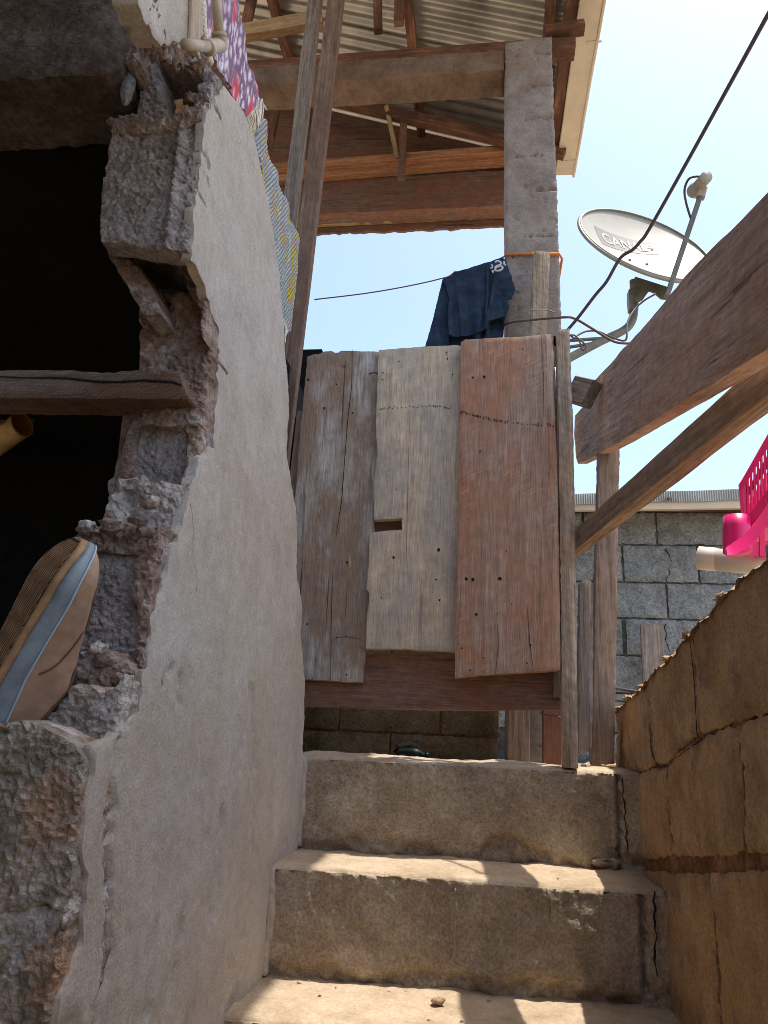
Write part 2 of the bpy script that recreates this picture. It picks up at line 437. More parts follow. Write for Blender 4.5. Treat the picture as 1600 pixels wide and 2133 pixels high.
M_SHIRT = plain('navy_cotton', c(50, 64, 82), .9, 0, .3, .5, 22, .1)
M_PRINT = plain('white_print', c(206, 208, 206), .8, 0, .1, 0)
M_LEATHER = plain('tan_leather', c(178, 142, 114), .65, 0, .22, .3, 22)
M_MID = plain('blue_grey_rubber', c(138, 150, 156), .45, 0, .34, .15, 18)
M_GROOVE_SHADE = plain('groove_shade', c(46, 32, 22), .9, 0, .2, .1, 40)  # dark colour paints the shade between the sole ribs
M_RIB = plain('tan_rubber', c(172, 134, 96), .75, 0, .25, .2, 40)
M_LINING = plain('dark_lining', c(44, 46, 42), .9, 0, .2, 0)
M_SEAM = plain('seam_thread', c(104, 72, 50), .8, 0, .1, 0)
M_PIPING = plain('pale_piping', c(176, 196, 206), .5, 0, .1, 0)
M_SLIP = plain('yellow_slipper', c(184, 148, 92), .7, 0, .25, .2, 30)
M_SLIPIN = plain('orange_lining', c(160, 96, 40), .8, 0, .25, 0)
M_GREEN = plain('green_cloth', c(20, 92, 74), .8, 0, .2, 0)
M_CORD = plain('cream_cotton', c(226, 218, 196), .95, 0, .15, .3, 160)
M_GLASS = plain('green_bottle', c(20, 38, 32), .25, 0, .2, 0)

# ================================================================== SETTING: ground, landing, stairs
def rect(name, x0, x1, y0, y1, z, mat):
    n = 24
    vs = []; fs = []
    for j in range(n+1):
        for i in range(n+1):
            p = V((x0+(x1-x0)*i/n, y0+(y1-y0)*j/n, z)); vs.append(p)
    for j in range(n):
        for i in range(n):
            A = j*(n+1)+i; fs.append((A, A+1, A+n+2, A+n+1))
    return tag(mk(name, vs, fs, mat), kind='structure')
rect('ground', -60, 60, -60, 60, -.02, M_EARTH)
lv = []; lf = []
for (x0, x1, y0, y1) in ((.47, 60, -40, 2.26), (-60, 60, 2.26, 60)):
    b = len(lv); lv += [(x0, y0, 1.338), (x1, y0, 1.338), (x1, y1, 1.338), (x0, y1, 1.338)]; lf.append((b, b+1, b+2, b+3))
tag(mk('terrace_ground', lv, lf, M_EARTH), kind='structure')

STEPS = [(2.2, 1.358, .245), (1.94, 1.113, .237), (1.68, .876, .23), (1.42, .646, .22), (1.16, .426, .21), (.9, .216, .24)]
stairs = tag(bpy.data.objects.new('stairs', None), 'dusty concrete stairs climbing to the plank gate', 'stairs', None, 'structure'); COL.objects.link(stairs)
stairs.location = (-.05, 1.0, 0)
def step(k, yf, zt, rise):
    rs = .0075 if k < 3 else .03
    x0, x1 = -.535, .425
    nx = int((x1-x0)/rs)
    td = .285
    prof = []
    nt_ = int(td/rs)
    for i in range(nt_): prof.append((yf+td-(td-.014)*i/(nt_-1), zt, 0))
    for i in range(1, 5):
        a = i/5*math.pi/2; prof.append((yf+.014-.014*math.sin(a), zt-.014+.014*math.cos(a), 1))
    nr = int((rise-.014)/rs)
    for i in range(nr+3): prof.append((yf, zt-.014-(rise-.014)*i/nr, 2))
    vs = []; fs = []; mi = []
    for j in range(nx+1):
        x = x0+(x1-x0)*j/nx
        for (y, z, s) in prof:
            p = V((x, y, z))
            wav = .008*fbm(V((x, k*5.0, 0)), 2.5, 3)
            top = .006*fbm(V((x, y, k*3)), 5, 4)+.0025*fbm(p, 40, 3)
            q = V((x, y-wav, z))
            tr = min(1, max(0, (yf+td-y)/td))
            if s == 0:
                q.z += top-.006*tr
            elif s == 1:
                q.z += top-.006; q.y += .005*max(0, fbm(p, 14, 3))
            else:
                d = .005*fbm(p, 9, 4)+.0036*fbm(p, 60, 3)
                hb = (z-(zt-rise))/rise
                # crumbled, undercut foot of the riser
                e = .17+.22*fbm(V((x, k*7.1, 0)), 5.5, 4)
                if hb < e: d -= .026*min(1, (e-hb)*12)*(.55+.7*fbm(p, 24, 4))
                cr = .352+.008*fbm(V((0, z, k*2.0)), 22, 3)
                if k < 2 and abs(x-cr) < .0055 and hb > .12: d -= .02
                if x > cr: d += .006+.02*(x-cr)/.07
                q.y -= d
            vs.append(q)
    n = len(prof)
    for j in range(nx):
        for i in range(n-1):
            A = j*n+i; fs.append((A, A+1, A+n+1, A+n)); mi.append(0 if prof[i][2] == 0 or (prof[i][2] == 1 and prof[i+1][2] == 1) else 1)
    return mk('step', vs, fs, None, stairs, None, True, [M_TREAD, M_RISER], mi)
for k, (yf, zt, r) in enumerate(STEPS): step(k, yf, zt, r)
# loose crumbs and cement lumps on the treads
cr = random.Random(5)
for i in range(34):
    k = cr.choice([1, 1, 2, 2, 2]); yf, zt, _ = STEPS[k]
    r = cr.choice([.002, .002, .003, .004, .006])
    x = cr.uniform(-.46, .36); y = yf + (cr.uniform(.225, .262) if cr.random() < .85 else cr.uniform(.03, .24))
    lump('crumb', (x, y, zt-.002), (r*1.4, r, r*.8), M_TREAD if i % 3 else M_RTOP, stairs, i, .4, 1)
lump('cement_lump', at(1262, 1795, 'Z', 1.125), (.045, .05, .022), M_TREAD, stairs, 31, .5, 2)
lump('cement_lump', at(1262, 1597, 'Z', 1.352)+V((0, .03, 0)), (.06, .05, .016), M_RTOP, stairs, 32, .6, 3)
lump('cement_lump', at(912, 2085, 'Z', .88), (.014, .01, .008), M_RTOP, stairs, 33, .4, 1)
lump('cement_lump', at(1150, 1583, 'Z', 1.352)+V((0, .2, .0)), (.05, .04, .022), M_RTOP, stairs, 34, .6, 2)
lump('cement_lump', at(610, 1760, 'Z', 1.115), (.02, .03, .014), M_CHALK, stairs, 35, .6, 2)
# cement bead where the stairs meet the plastered wall
for (y, z0, z1) in ((1.935, .88, 1.1), (2.195, 1.12, 1.35)):
    wslab('cement_bead', [(-.515, y-.012, z0), (-.487, y-.012, z0), (-.481, y-.012, (z0+z1)/2), (-.488, y-.012, z1), (-.515, y-.012, z1)], 'Y', .03, M_PLASTER, stairs, res=.006, rough=.004, rs=40, jit=.004)

for P, yy in (([(1296, 1622), (1299, 1660), (1303, 1700), (1305, 1740), (1308, 1782)], 2.187), ([(1360, 1856), (1363, 1900), (1366, 1950), (1364, 1990), (1370, 2034)], 1.925)):
    pts = smoothpath([at(x, y, 'Y', yy) for x, y in P], 8)
    pts = [p+V((.006*noise.noise(p*60), 0, 0)) for p in pts]
    tube('crack', pts, [.0008+.0035*abs(noise.noise(p*30)) for p in pts], M_DARK, stairs, 5)
for P, yy in (([(961, 1622), (962, 1660), (960, 1700), (962, 1750)], 2.1955), ([(948, 1850), (950, 1900), (947, 1950), (950, 1990)], 1.9355), ([(1138, 1850), (1146, 1880), (1142, 1930), (1132, 1990)], 1.9355)):
    pts = smoothpath([at(x, y, 'Y', yy) for x, y in P], 5)
    pts = [p+V((.004*noise.noise(p*70), .002*noise.noise(p*50), 0)) for p in pts]
    tube('lime_drip', pts, [.0006+.0022*abs(noise.noise(p*40+V((2, 2, 2)))) for p in pts], M_RTOP, stairs, 5)

# ================================================================== LEFT: broken plastered block wall
wall = empty('broken_wall', (-.58, 1.4, 0), 'broken hollow block wall with pale plaster skin left of the stairs', 'wall')
XW = -.496
OUT = [(470, 182), (500, 215), (530, 285), (560, 420), (580, 560), (590, 700), (598, 780), (604, 850), (601, 950), (612, 1010), (620, 1060), (622, 1200), (632, 1260), (630, 1330), (638, 1420), (634, 1500), (629, 1560)]
LEFTE = [(118, 2160), (124, 2080), (160, 2000), (176, 1932), (181, 1872), (176, 1760), (186, 1680), (196, 1624), (210, 1560), (250, 1530), (292, 1480), (302, 1400), (312, 1390), (320, 1280), (330, 1240), (355, 1160), (380, 1100), (400, 1020), (420, 950), (445, 930), (450, 860), (456, 790), (460, 690), (440, 640), (425, 580), (402, 540), (406, 480), (416, 400), (427, 300), (432, 240), (450, 210)]
Wp = [at(x, y, 'X', XW) for x, y in OUT]
yb = max(p.y for p in Wp)
low = [V((XW, yb+.02, 1.34)), V((XW, yb+.02, .2)), V((XW, 1.02, .2))]
Wl = [at(x, y, 'X', XW) for x, y in LEFTE]
def plaster_disp(u, v, wp):
    d = .006*fbm(wp, 3.0, 3)
    s = fbm(wp+V((3, 1, 0)), 6, 3)
    # flaked scars in the lower part of the skin
    if wp.z < 1.5:
        f = fbm(V((wp.y*1.0, wp.z*.35, 5)), 7.5, 4)
        lim = .30-.30*max(0, (1.22-wp.z))/.4
        if f > lim and wp.y < 1.75: d -= .006*min(1, (f-lim)*18)+.003*fbm(wp, 120, 2)
        # long vertical scar
        yc = 1.06+.045*fbm(V((0, wp.z, 0)), 5, 3)+.03*(1.5-wp.z)
        wd = .010*(1+1.2*fbm(V((0, wp.z, 9)), 22, 3))
        if abs(wp.y-yc) < wd and .95 < wp.z < 1.48: d -= .009+.003*fbm(wp, 120, 2)
    return d
wslab('plaster', Wp+low+Wl, 'X+', .02, M_PLASTER, wall, res=.0095, rough=.0016, rs=60, jit=.009, js=60, bev=.002, disp=plaster_disp, side=.006, rings=3)
hr = random.Random(4)
for P in ([(398, 1050), (404, 1110), (402, 1150), (410, 1200), (408, 1240)], [(505, 1090), (512, 1130), (508, 1160)], [(484, 1930), (478, 1980), (468, 2020)]):
    pts = smoothpath([at(x, y, 'X', XW+.0012) for x, y in P], 6)
    pts = [p+V((.001*noise.noise(p*40), .004*noise.noise(p*60), .003*noise.noise(p*60+V((5, 5, 5))))) for p in pts]
    tube('hairline_crack', pts, [.0002+.0005*abs(noise.noise(p*50)) for p in pts], M_CHALK, wall, 4)
def inset(P, ctr, k): return [ctr+(p-ctr)*k for p in P]
ctr = V((XW, 1.55, 1.6))
core = [V((XW-.028, p.y, p.z)) for p in inset(Wp, V((XW, 1.2, 1.3)), .93)+[V((XW, yb-.03, 1.3)), V((XW, yb-.03, .1)), V((XW, 1.14, .1))]+[V((XW, p.y+(.24 if 2.06 < p.z < 2.24 else .06), p.z)) for p in Wl]]
wslab('core', core, 'X+', .15, M_BLOCK, wall, res=.03, rough=.004, rs=20)
# plaster that survives above the hole
up_ = [(283, -60), (292, 10), (305, 50), (330, 84), (352, 92), (372, 100), (398, 108), (420, 120), (424, 60), (420, -60)]
pslab('plaster', up_, 'X+', XW, .04, M_PLASTER, wall, res=.006, rough=.0015, rs=60, jit=.009, js=60, bev=.002, side=.006, rings=3)
for i, (x, y) in enumerate(((279, -40), (284, -10), (286, 14), (292, 36), (300, 54), (314, 72), (330, 88), (350, 96), (374, 104), (400, 114))):
    q = at(x, y, 'X', XW-.026)
    lump('rubble', q, (.022, .026, .024), (M_BLOCK, M_MORTAR)[i % 2], wall, 90+i, .7, 3, 3.2)
# blocks, webs and mortar of the broken end, seen end-on
def jb(name, px, y, th, mat, rough=.006, jit=.006, res=.006, rings=4, disp=None, rs=26, **k):
    if name in ('block', 'web'): rough *= .4; jit *= .6
    else: rough *= .75
    W = [at(a, b, 'Y', y) for a, b in px]
    W = [V((min(p.x, XW-.006), p.y, p.z)) for p in W]
    def dd(u, v, wp): return (disp(u, v, wp) if disp else 0)+.0055*fbm(wp, 120, 3)
    return wslab(name, W, 'Y', th, mat, wall, res=res, rough=rough, rs=rs, jit=jit, js=38, bev=.003, rings=rings, disp=dd, smooth=False, **k)
def ridge(px0, px1, yy, wdt, hgt):
    a = at(px0, 300, 'Y', yy).x; b = at(px1, 520, 'Y', yy).x
    def f(u, v, wp):
        t = (at(px0, 300, 'Y', yy).z-wp.z)/.25
        xc = a+(b-a)*max(0, min(1, t))
        return hgt*math.exp(-((wp.x-xc)/wdt)**2)
    return f
jb('block', [(232, 268), (246, 236), (275, 232), (300, 246), (350, 252), (392, 232), (412, 205), (440, 186), (474, 176), (452, 214), (434, 242), (428, 300), (417, 400), (407, 480), (402, 524), (352, 522), (330, 516), (210, 500), (206, 440), (217, 360), (228, 300)], 1.07, .045, M_BLOCK, .006, disp=ridge(378, 350, 1.07, .008, .012))
jb('block', [(212, 503), (250, 530), (288, 552), (318, 604), (332, 650), (298, 652), (270, 604), (234, 545)], 1.14, .12, M_MORTAR, .008)
jb('block', [(350, 520), (402, 524), (427, 580), (444, 640), (460, 695), (446, 700), (420, 645), (396, 606), (376, 560)], 1.17, .08, M_MORTAR, .006)
jb('mortar', [(290, 640), (312, 612), (338, 606), (345, 640), (352, 646), (366, 604), (398, 612), (438, 646), (458, 700), (456, 790), (450, 862), (440, 884), (296, 884), (290, 760)], 1.215, .1, M_MORTAR, .009)
jb('block', [(278, 872), (306, 862), (440, 866), (446, 930), (420, 952), (416, 1040), (380, 1064), (250, 1064), (220, 1078), (225, 1010), (250, 962), (258, 912)], 1.24, .1, M_BLOCK, .007)
jb('mortar', [(262, 905), (285, 898), (280, 960), (290, 1010), (262, 1018), (240, 1010), (250, 960)], 1.225, .03, M_MORTAR, .006, rings=2)
jb('mortar', [(385, 880), (442, 872), (447, 930), (421, 952), (416, 1030), (388, 1036), (378, 1000), (392, 940)], 1.22, .03, M_CHALK, .009, rings=2)
jb('mortar', [(245, 1000), (300, 990), (330, 1010), (400, 1004), (404, 1030), (380, 1080), (372, 1120), (300, 1110), (230, 1090), (222, 1060)], 1.18, .1, M_CHALK, .012, rings=2)
jb('mortar', [(152, 1126), (162, 1104), (190, 1095), (232, 1102), (268, 1088), (330, 1094), (374, 1092), (366, 1130), (352, 1168), (300, 1160), (250, 1152), (190, 1150)], 1.10, .18, M_MORTAR, .011)
jb('block', [(163, 1140), (240, 1142), (350, 1132), (358, 1168), (332, 1240), (320, 1290), (310, 1394), (240, 1396), (165, 1396), (160, 1300)], 1.115, .2, M_BLOCK, .006)
jb('mortar', [(282, 1150), (352, 1140), (356, 1170), (330, 1244), (320, 1290), (312, 1394), (280, 1392), (286, 1300), (276, 1220)], 1.10, .03, M_MORTAR, .009, rings=2)
jb('mortar', [(120, 1462), (128, 1420), (170, 1360), (206, 1352), (240, 1362), (262, 1392), (308, 1396), (304, 1440), (250, 1452), (190, 1440)], 1.075, .15, M_MORTAR, .012)
jb('block', [(60, 1510), (108, 1440), (170, 1424), (240, 1432), (302, 1404), (294, 1482), (252, 1532), (212, 1560), (198, 1622), (188, 1680), (178, 1770), (140, 1760), (120, 1620)], 1.05, .25, M_CHALK, .008)
jb('block', [(-60, 1512), (20, 1500), (62, 1502), (100, 1520), (150, 1548), (172, 1582), (166, 1650), (186, 1700), (178, 1762), (184, 1868), (150, 1902), (100, 1884), (0, 1902), (-60, 1900)], .975, .3, M_CHALKG, .009, rs=20)
jb('block', [(-60, 1906), (20, 1890), (60, 1880), (110, 1896), (182, 1876), (178, 1935), (162, 2000), (127, 2080), (118, 2200), (-60, 2200)], .982, .3, M_CHALKG, .008, rs=20)
jb('mortar', [(-60, 1880), (0, 1892), (60, 1866), (120, 1880), (176, 1860), (178, 1900), (120, 1906), (60, 1900), (0, 1926), (-60, 1920)], .985, .1, M_MORTAR, .008, rings=2)
# top of the break: open cells of the hollow block
jb('web', [(306, 122), (330, 118), (336, 180), (348, 240), (300, 250), (284, 240), (292, 190), (308, 170)], 1.075, .07, M_BLOCK, .006, rings=2)
jb('mortar', [(283, 78), (300, 76), (340, 92), (380, 108), (394, 122), (392, 140), (360, 120), (330, 122), (300, 122), (286, 112)], 1.07, .1, M_MORTAR, .009, rings=2)
jb('mortar', [(388, 112), (402, 128), (424, 126), (450, 150), (478, 178), (450, 208), (430, 196), (404, 214), (412, 186), (424, 168), (408, 150), (394, 150)], 1.075, .07, M_BLOCK, .01, rings=3)
jb('mortar', [(230, -60), (262, -60), (292, 20), (300, 70), (288, 100), (290, 130), (276, 142), (262, 138), (244, 110), (234, 60)], 1.03, .1, M_MORTAR, .011, rings=3)
jb('mortar', [(228, 268), (240, 240), (268, 228), (300, 240), (340, 246), (390, 226), (424, 214), (420, 250), (380, 268), (330, 272), (270, 276)], 1.062, .03, M_MORTAR, .011, rings=2)
lump('stone', at(266, 182, 'Y', 1.05), (.012, .012, .038), M_STONE, wall, 3, .25, 2)
for i, (px, py, r) in enumerate(((204, 1352, .012), (226, 1376, .016), (160, 1400, .012), (180, 1098, .012), (230, 1096, .014), (290, 1080, .013), (392, 1046, .012), (236, 256, .010), (300, 1418, .012), (246, 1412, .010), (398, 206, .012), (430, 140, .008))):
    pp_ = at(px, py, 'Y', 1.08); pp_.x = min(pp_.x, XW-.018)
    lump('stone', pp_, (r*1.2, r, r*.85), (M_CHALK, M_MORTAR, M_BLOCK)[i % 3], wall, i+9, .5, 2)
# solid wall behind the broken face, and the doorway's lintel
wslab('core', [(-.69, 1.30, .2), (-.535, 1.30, .2), (-.535, 1.30, 2.03), (-.70, 1.30, 2.04)], 'Y', .08, M_MORTAR, wall, res=.02, rough=.01, rs=20, smooth=False)
wslab('core', [(-.70, 1.31, 2.36), (-.535, 1.31, 2.36), (-.535, 1.31, 2.60), (-.70, 1.31, 2.62)], 'Y', .06, M_MORTAR, wall, res=.03, rough=.01, rs=20)
pslab('lintel', [(-900, -200), (262, -200), (240, -60), (246, 60), (240, 128), (214, 149), (100, 153), (0, 164), (-900, 230)], 'Y', 1.0, .17, M_LINTEL, wall, res=.012, rough=.006, rs=22, jit=.005, bev=.006, rings=6)
wslab('sill', [(-2.4, .99, 0), (-.52, .99, 0), (-.52, .99, 1.36), (-2.4, .99, 1.37)], 'Y', .2, M_CHALKG, wall, res=.05, rough=.006)
# the dark room behind the opening
room = tag(bpy.data.objects.new('room_walls', None), None, None, None, 'structure'); COL.objects.link(room); room.location = (-1.5, 2, .3)
def box(name, x0, x1, y0, y1, z0, z1, mat, parent=None):
    vs = [(x, y, z) for x in (x0, x1) for y in (y0, y1) for z in (z0, z1)]
    return mk(name, vs, [(0, 1, 3, 2), (4, 6, 7, 5), (0, 4, 5, 1), (2, 3, 7, 6), (0, 2, 6, 4), (1, 5, 7, 3)], mat, parent)
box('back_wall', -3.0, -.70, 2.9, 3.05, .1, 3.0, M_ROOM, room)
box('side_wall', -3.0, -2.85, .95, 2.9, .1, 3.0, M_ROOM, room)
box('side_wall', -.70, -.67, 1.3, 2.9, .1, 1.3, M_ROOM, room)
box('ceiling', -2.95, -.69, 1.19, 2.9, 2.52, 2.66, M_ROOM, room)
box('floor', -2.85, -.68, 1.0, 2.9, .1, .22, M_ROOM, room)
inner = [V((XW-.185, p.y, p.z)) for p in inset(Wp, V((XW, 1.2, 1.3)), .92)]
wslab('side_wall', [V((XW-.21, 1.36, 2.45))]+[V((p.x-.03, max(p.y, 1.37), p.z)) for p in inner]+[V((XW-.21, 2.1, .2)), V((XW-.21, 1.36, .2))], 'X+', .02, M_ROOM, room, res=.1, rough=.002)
beam('door_frame', at(60, 720, 'Y', 2.7), at(30, 300, 'Y', 2.7), .12, .05, W_RAIL, room, up=(0, 1, 0))
# unseen walls and overhead slab added beside and behind the camera to block light
shade_walls = empty('house', (-1.6, -.4, 0), 'unseen walls and slab added to shade the left of the lane', 'house')
wslab('wall', [(-1.02, .96, 0), (-1.02, .96, 3.0), (-1.02, -2.4, 3.0), (-1.02, -2.4, 0)], 'X+', .14, M_LINTEL, shade_walls, res=.12, rough=.004)
wslab('wall', [(-1.15, -2.4, 0), (.62, -2.4, 0), (.62, -2.4, 2.9), (-1.15, -2.4, 2.9)], 'Y', .14, M_LINTEL, shade_walls, res=.12, rough=.004)
box('shade_slab', -1.3, -.36, -2.4, .84, 3.0, 3.12, M_LINTEL, shade_walls)
# weathered timber wedged across the opening
sh = pslab('shelf_timber', [(-500, 772), (0, 770), (130, 769), (210, 776), (290, 770), (330, 778), (372, 776), (380, 800), (392, 826), (386, 830), (200, 829), (0, 828), (-500, 824)], 'Y', 1.17, .075, W_SHELF, None, res=.008, rough=.002, jit=.002, rings=5, bev=.002)
tag(sh, 'weathered cracked timber wedged across the dark opening above the shoe', 'timber')
tube('crack', [at(x, y, 'Y', 1.169) for x, y in ((-60, 782), (60, 787), (140, 788), (200, 795), (250, 796), (300, 792), (360, 796), (378, 802))], [.0008, .0015, .002, .0025, .0025, .002, .003, .002], M_DARK, sh, 5)

# ------------------------------------------------------------------ shoe on the broken sill
def shoe():
    root = empty('shoe', at(60, 1500, 'Y', .98), 'tan leather shoe with blue-grey sole edge standing toe-up on the broken sill', 'shoe')
    l = (RT*.41+UP*.88+FWD*.18).normalized()
    u = (RT*.76+FWD*.64-UP*.25); u = (u-l*l.dot(u)).normalized()
    s = u.cross(l)            # across the shoe
    toe = at(150, 1112, 'Y', .985)
    L = .285
    o = toe-l*L-u*.01
    M = Matrix(((l.x, s.x, u.x, o.x), (l.y, s.y, u.y, o.y), (l.z, s.z, u.z, o.z), (0, 0, 0, 1)))
    def hw(t):
        a = .031+.012*math.sin(min(1, t*1.15)*math.pi*.5)+.007*math.exp(-((t-.72)/.18)**2)
        if t > .80: a *= max(0, 1-((t-.80)/.2005)**2.3)**.5
        if t < .10: a *= math.sqrt(max(0.02, 1-((.10-t)/.102)**2))
        return max(a, .0015)
    N = 200; K = 47
    T = [i/N for i in range(N+1)]
    def spring(t): return .022*max(0, (t-.72)/.28)**2      # toe spring
    def ring(z0, z1, wadd, name, mat, bottom=None):
        vs = []; fs = []
        for t in T:
            h = hw(t)+wadd; sp = spring(t)
            for j in range(K):
                y = -h+2*h*j/(K-1)
                zz = z0+sp
                if bottom: zz += bottom(t*L, y, h)
                vs.append((t*L, y, zz))
            zt = z1 if z1 < .02 else z1-.014*max(0, (t-.7)/.3)**1.5+.008*max(0, (.3-t)/.3)
            for (yy, zz) in ((h, z0), (h+.003, z0+(zt-z0)*.4), (h+.0015, z0+(zt-z0)*.8), (h-.001, zt)): vs.append((t*L, yy, zz+sp))
            for j in range(K): vs.append((t*L, (h-.001)*(1-2*j/(K-1)), zt+sp))
            for (yy, zz) in ((-h+.001, zt), (-h-.0015, z0+(zt-z0)*.8), (-h-.003, z0+(zt-z0)*.4), (-h, z0)): vs.append((t*L, yy, zz+sp))
        n = 2*K+8
        for i in range(N):
            for j in range(n):
                A = i*n+j; B = i*n+(j+1) % n
                fs.append((A, A+n, B+n, B))
        fs.append(tuple(range(n))); fs.append(tuple(reversed(range(N*n, N*n+n))))
        return mk(name, vs, fs, mat, root, M, True)
    ring(0, .011, 0, 'outsole', M_RIB)
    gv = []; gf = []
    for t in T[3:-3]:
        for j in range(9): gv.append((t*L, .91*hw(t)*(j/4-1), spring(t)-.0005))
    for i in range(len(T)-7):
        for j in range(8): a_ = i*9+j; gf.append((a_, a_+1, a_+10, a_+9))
    mk('groove_shade_bed', gv, gf, M_GROOVE_SHADE, root, M)
    ring(.011, .034, .0025, 'midsole', M_MID)
    # wavy tread ribs standing on a bed coloured dark as groove shade
    for q in range(-16, 17):
        y0 = q*.0074; run = []
        for i in range(121):
            x = .012+(L-.02)*i/120; y = y0+.30*(x-L*.5)+.0021*math.sin(x*2*math.pi/.030)
            if abs(y) < .90*hw(x/L): run.append(V((x, y, spring(x/L))))
            else:
                if len(run) > 6: break
                run = []
        if len(run) < 7: continue
        vv = []; ff = []
        for p in run:
            for dy, dz in ((-.0019, 0), (-.0015, -.0011), (.0015, -.0011), (.0019, 0)): vv.append((p.x, p.y+dy, p.z+dz))
        for i in range(len(run)-1):
            a_ = i*4; ff += [(a_, a_+4, a_+5, a_+1), (a_+1, a_+5, a_+6, a_+2), (a_+2, a_+6, a_+7, a_+3)]
        mk('tread_rib', vv, ff, M_RIB, root, M)
    # piping line between sole and upper
    P = [M @ V((t*L, hw(t)+.0015, .0362-.014*max(0, (t-.7)/.3)**1.5+.008*max(0, (.3-t)/.3)+spring(t))) for t in T[2:-1]]
    tube('piping', P, .0017, M_PIPING, root, 6)
    # upper
    def top(t):
        a = .112-.058*max(0, (t-.30)/.70)**.85
        if t < .12: a += .012*(1-t/.12)
        if t > .86: a *= 1-.45*((t-.86)/.14)**2
        return a
    vs = []; fs = []; K2 = 22
    for t in T:
        h = hw(t)-.001; z0 = .033-.014*max(0, (t-.7)/.3)**1.5+spring(t); hh = max(.004, top(t)-.03)
        if t < .3: hh *= .72+.28*t/.3
        for j in range(K2+1):
            a = math.pi*j/K2
            ca, sa = math.cos(a), math.sin(a)
            y = h*math.copysign(abs(ca)**.75, ca)*(1+.14*sa*(1-.5*t)); z = z0+hh*(sa**.8)
            if t < .42 and .3 < j/K2 < .7: z -= .012*math.sin((j/K2-.3)/.4*math.pi)*min(1, (.42-t)/.1)
            d = .0012*fbm(V((t*L, y, z)), 28, 3)
            vs.append((t*L, y+d, z+d))
    n = K2+1
    for i in range(N):
        for j in range(K2):
            A = i*n+j; fs.append((A, A+n, A+n+1, A+1))
    fs.append(tuple(range(n)))
    mk('upper', vs, fs, M_LEATHER, root, M, True)
    def surf(t, j):
        return M @ V(vs[min(N, max(0, int(t*N)))*n+min(K2, max(0, j))])
    # stitched seam, collar edge and lining on the side that shows
    tube('seam', [surf(t, j)+s*.0008 for t, j in ((.34, 1), (.38, 2), (.42, 3), (.48, 4), (.55, 5), (.59, 6), (.60, 8), (.60, 10))], .0013, M_SEAM, root, 6, k=4)
    tube('seam', [surf(t, j)+u*.0006 for t, j in ((.93, 10), (.85, 9), (.75, 8), (.66, 8), (.6, 8))], .0016, M_SEAM, root, 6, k=4)
    tube('collar', [surf(t, j)+s*.0006 for t, j in ((.02, 7), (.12, 6), (.22, 6), (.32, 7), (.42, 9))], .0022, M_SEAM, root, 6, k=4)
    Pc = [V((L*(.22+.19*math.cos(a)), .026*math.sin(a), 0)) for a in [i*math.pi/12 for i in range(24)]]
    vv = []
    for p in Pc:
        i = int(p.x/L*N); base = .034+max(.004, top(p.x/L)-.03)
        vv.append(V((p.x, p.y, base+.001)))
    mk('lining', [V((p.x, p.y, p.z)) for p in vv]+[V((p.x, p.y*.8, p.z-.02)) for p in vv], [tuple(range(24))]+[(i, (i+1) % 24, 24+(i+1) % 24, 24+i) for i in range(24)], M_LINING, root, M)
shoe()
# yellow slipper just showing under the timber
def slipper():
    root = empty('slipper', at(-20, 905, 'Y', 1.12), 'yellow slipper with orange lining hanging under the weathered timber', 'slipper')
    b = at(46, 884, 'Y', 1.28); x = (RT*.80+UP*.42-FWD*.42).normalized(); L = .15; a = b-x*L
    y = x.cross(V((0, 0, 1))).normalized(); z = x.cross(y)
    n = 24; vs = []; fs = []
    for i in range(13):
        t = i/12; R0 = .027-.004*(1-t)
        for k in range(n):
            q = 2*math.pi*k/n
            vs.append(a+x*(t*L)+z*(R0*math.cos(q))+y*(R0*.85*math.sin(q)))
    for i in range(12):
        for k in range(n): A = i*n+k; B = i*n+(k+1) % n; fs.append((A, B, B+n, A+n))
    mk('upper', vs, fs, M_SLIP, root, None, True)
    vi = [v+(a+x*((v-a).dot(x))-v)*.06 for v in vs[6*n:]]
    fi = [(i*n+k, (i+1)*n+k, (i+1)*n+(k+1) % n, i*n+(k+1) % n) for i in range(6) for k in range(n)]
    mk('lining', vi, fi, M_SLIPIN, root, None, True)
    hb_ = a+x*(L*.62)
    tube('strap', smoothpath([hb_-y*.024, hb_+V((0, .01, .035)), V((hb_.x, 1.25, 1.95)), hb_+V((0, .02, .035)), hb_+y*.024], 6), .004, M_SLIP, root, 6)
    tube('rim', vs[12*n:]+[vs[12*n]], .0016, M_SLIPIN, root, 5)
    pslab('green_patch', [(34, 872), (66, 870), (62, 878), (52, 882), (40, 878)], 'Y', 1.30, .01, M_GREEN, root, res=.006, rough=.001, jit=.002)
slipper()

# ------------------------------------------------------------------ things at the top of the broken wall
ws = beam('wooden_strip', at(408, -80, 'X', XW+.004), at(402, 106, 'X', XW+.004), .034, .01, W_PALE, None, up=(1, 0, 0))
tag(ws, 'short wooden strip on the broken wall behind the plastic elbow pipe', 'board')
pipe = empty('elbow_pipe', at(440, 100, 'X', XW+.05), 'dirty cream plastic pipe with elbow sticking out of the broken wall', 'pipe')
e0 = at(386, 92, 'X', XW+.035); e1 = at(438, 98, 'X', XW+.04); e2 = at(458, 92, 'X', XW+.045); e3 = at(446, -60, 'X', XW+.045)
tube('pipe', [e0, e1], .0085, M_PVCD, pipe, 14)
tube('elbow', smoothpath([e1-(e2-e1)*.25, e1+(e2-e1)*.45, e2+V((0, .004, .002)), e2+(e3-e2)*.14], 5), .0115, M_PVCD, pipe, 14)
tube('pipe', [e2, e3], .0085, M_PVCD, pipe, 14)
for a_, b_ in ((e1-(e2-e1)*.3, e1-(e2-e1)*.02), (e2+(e3-e2)*.10, e2+(e3-e2)*.15)): tube('collar', [a_, b_], .0128, M_PVCD, pipe, 14)
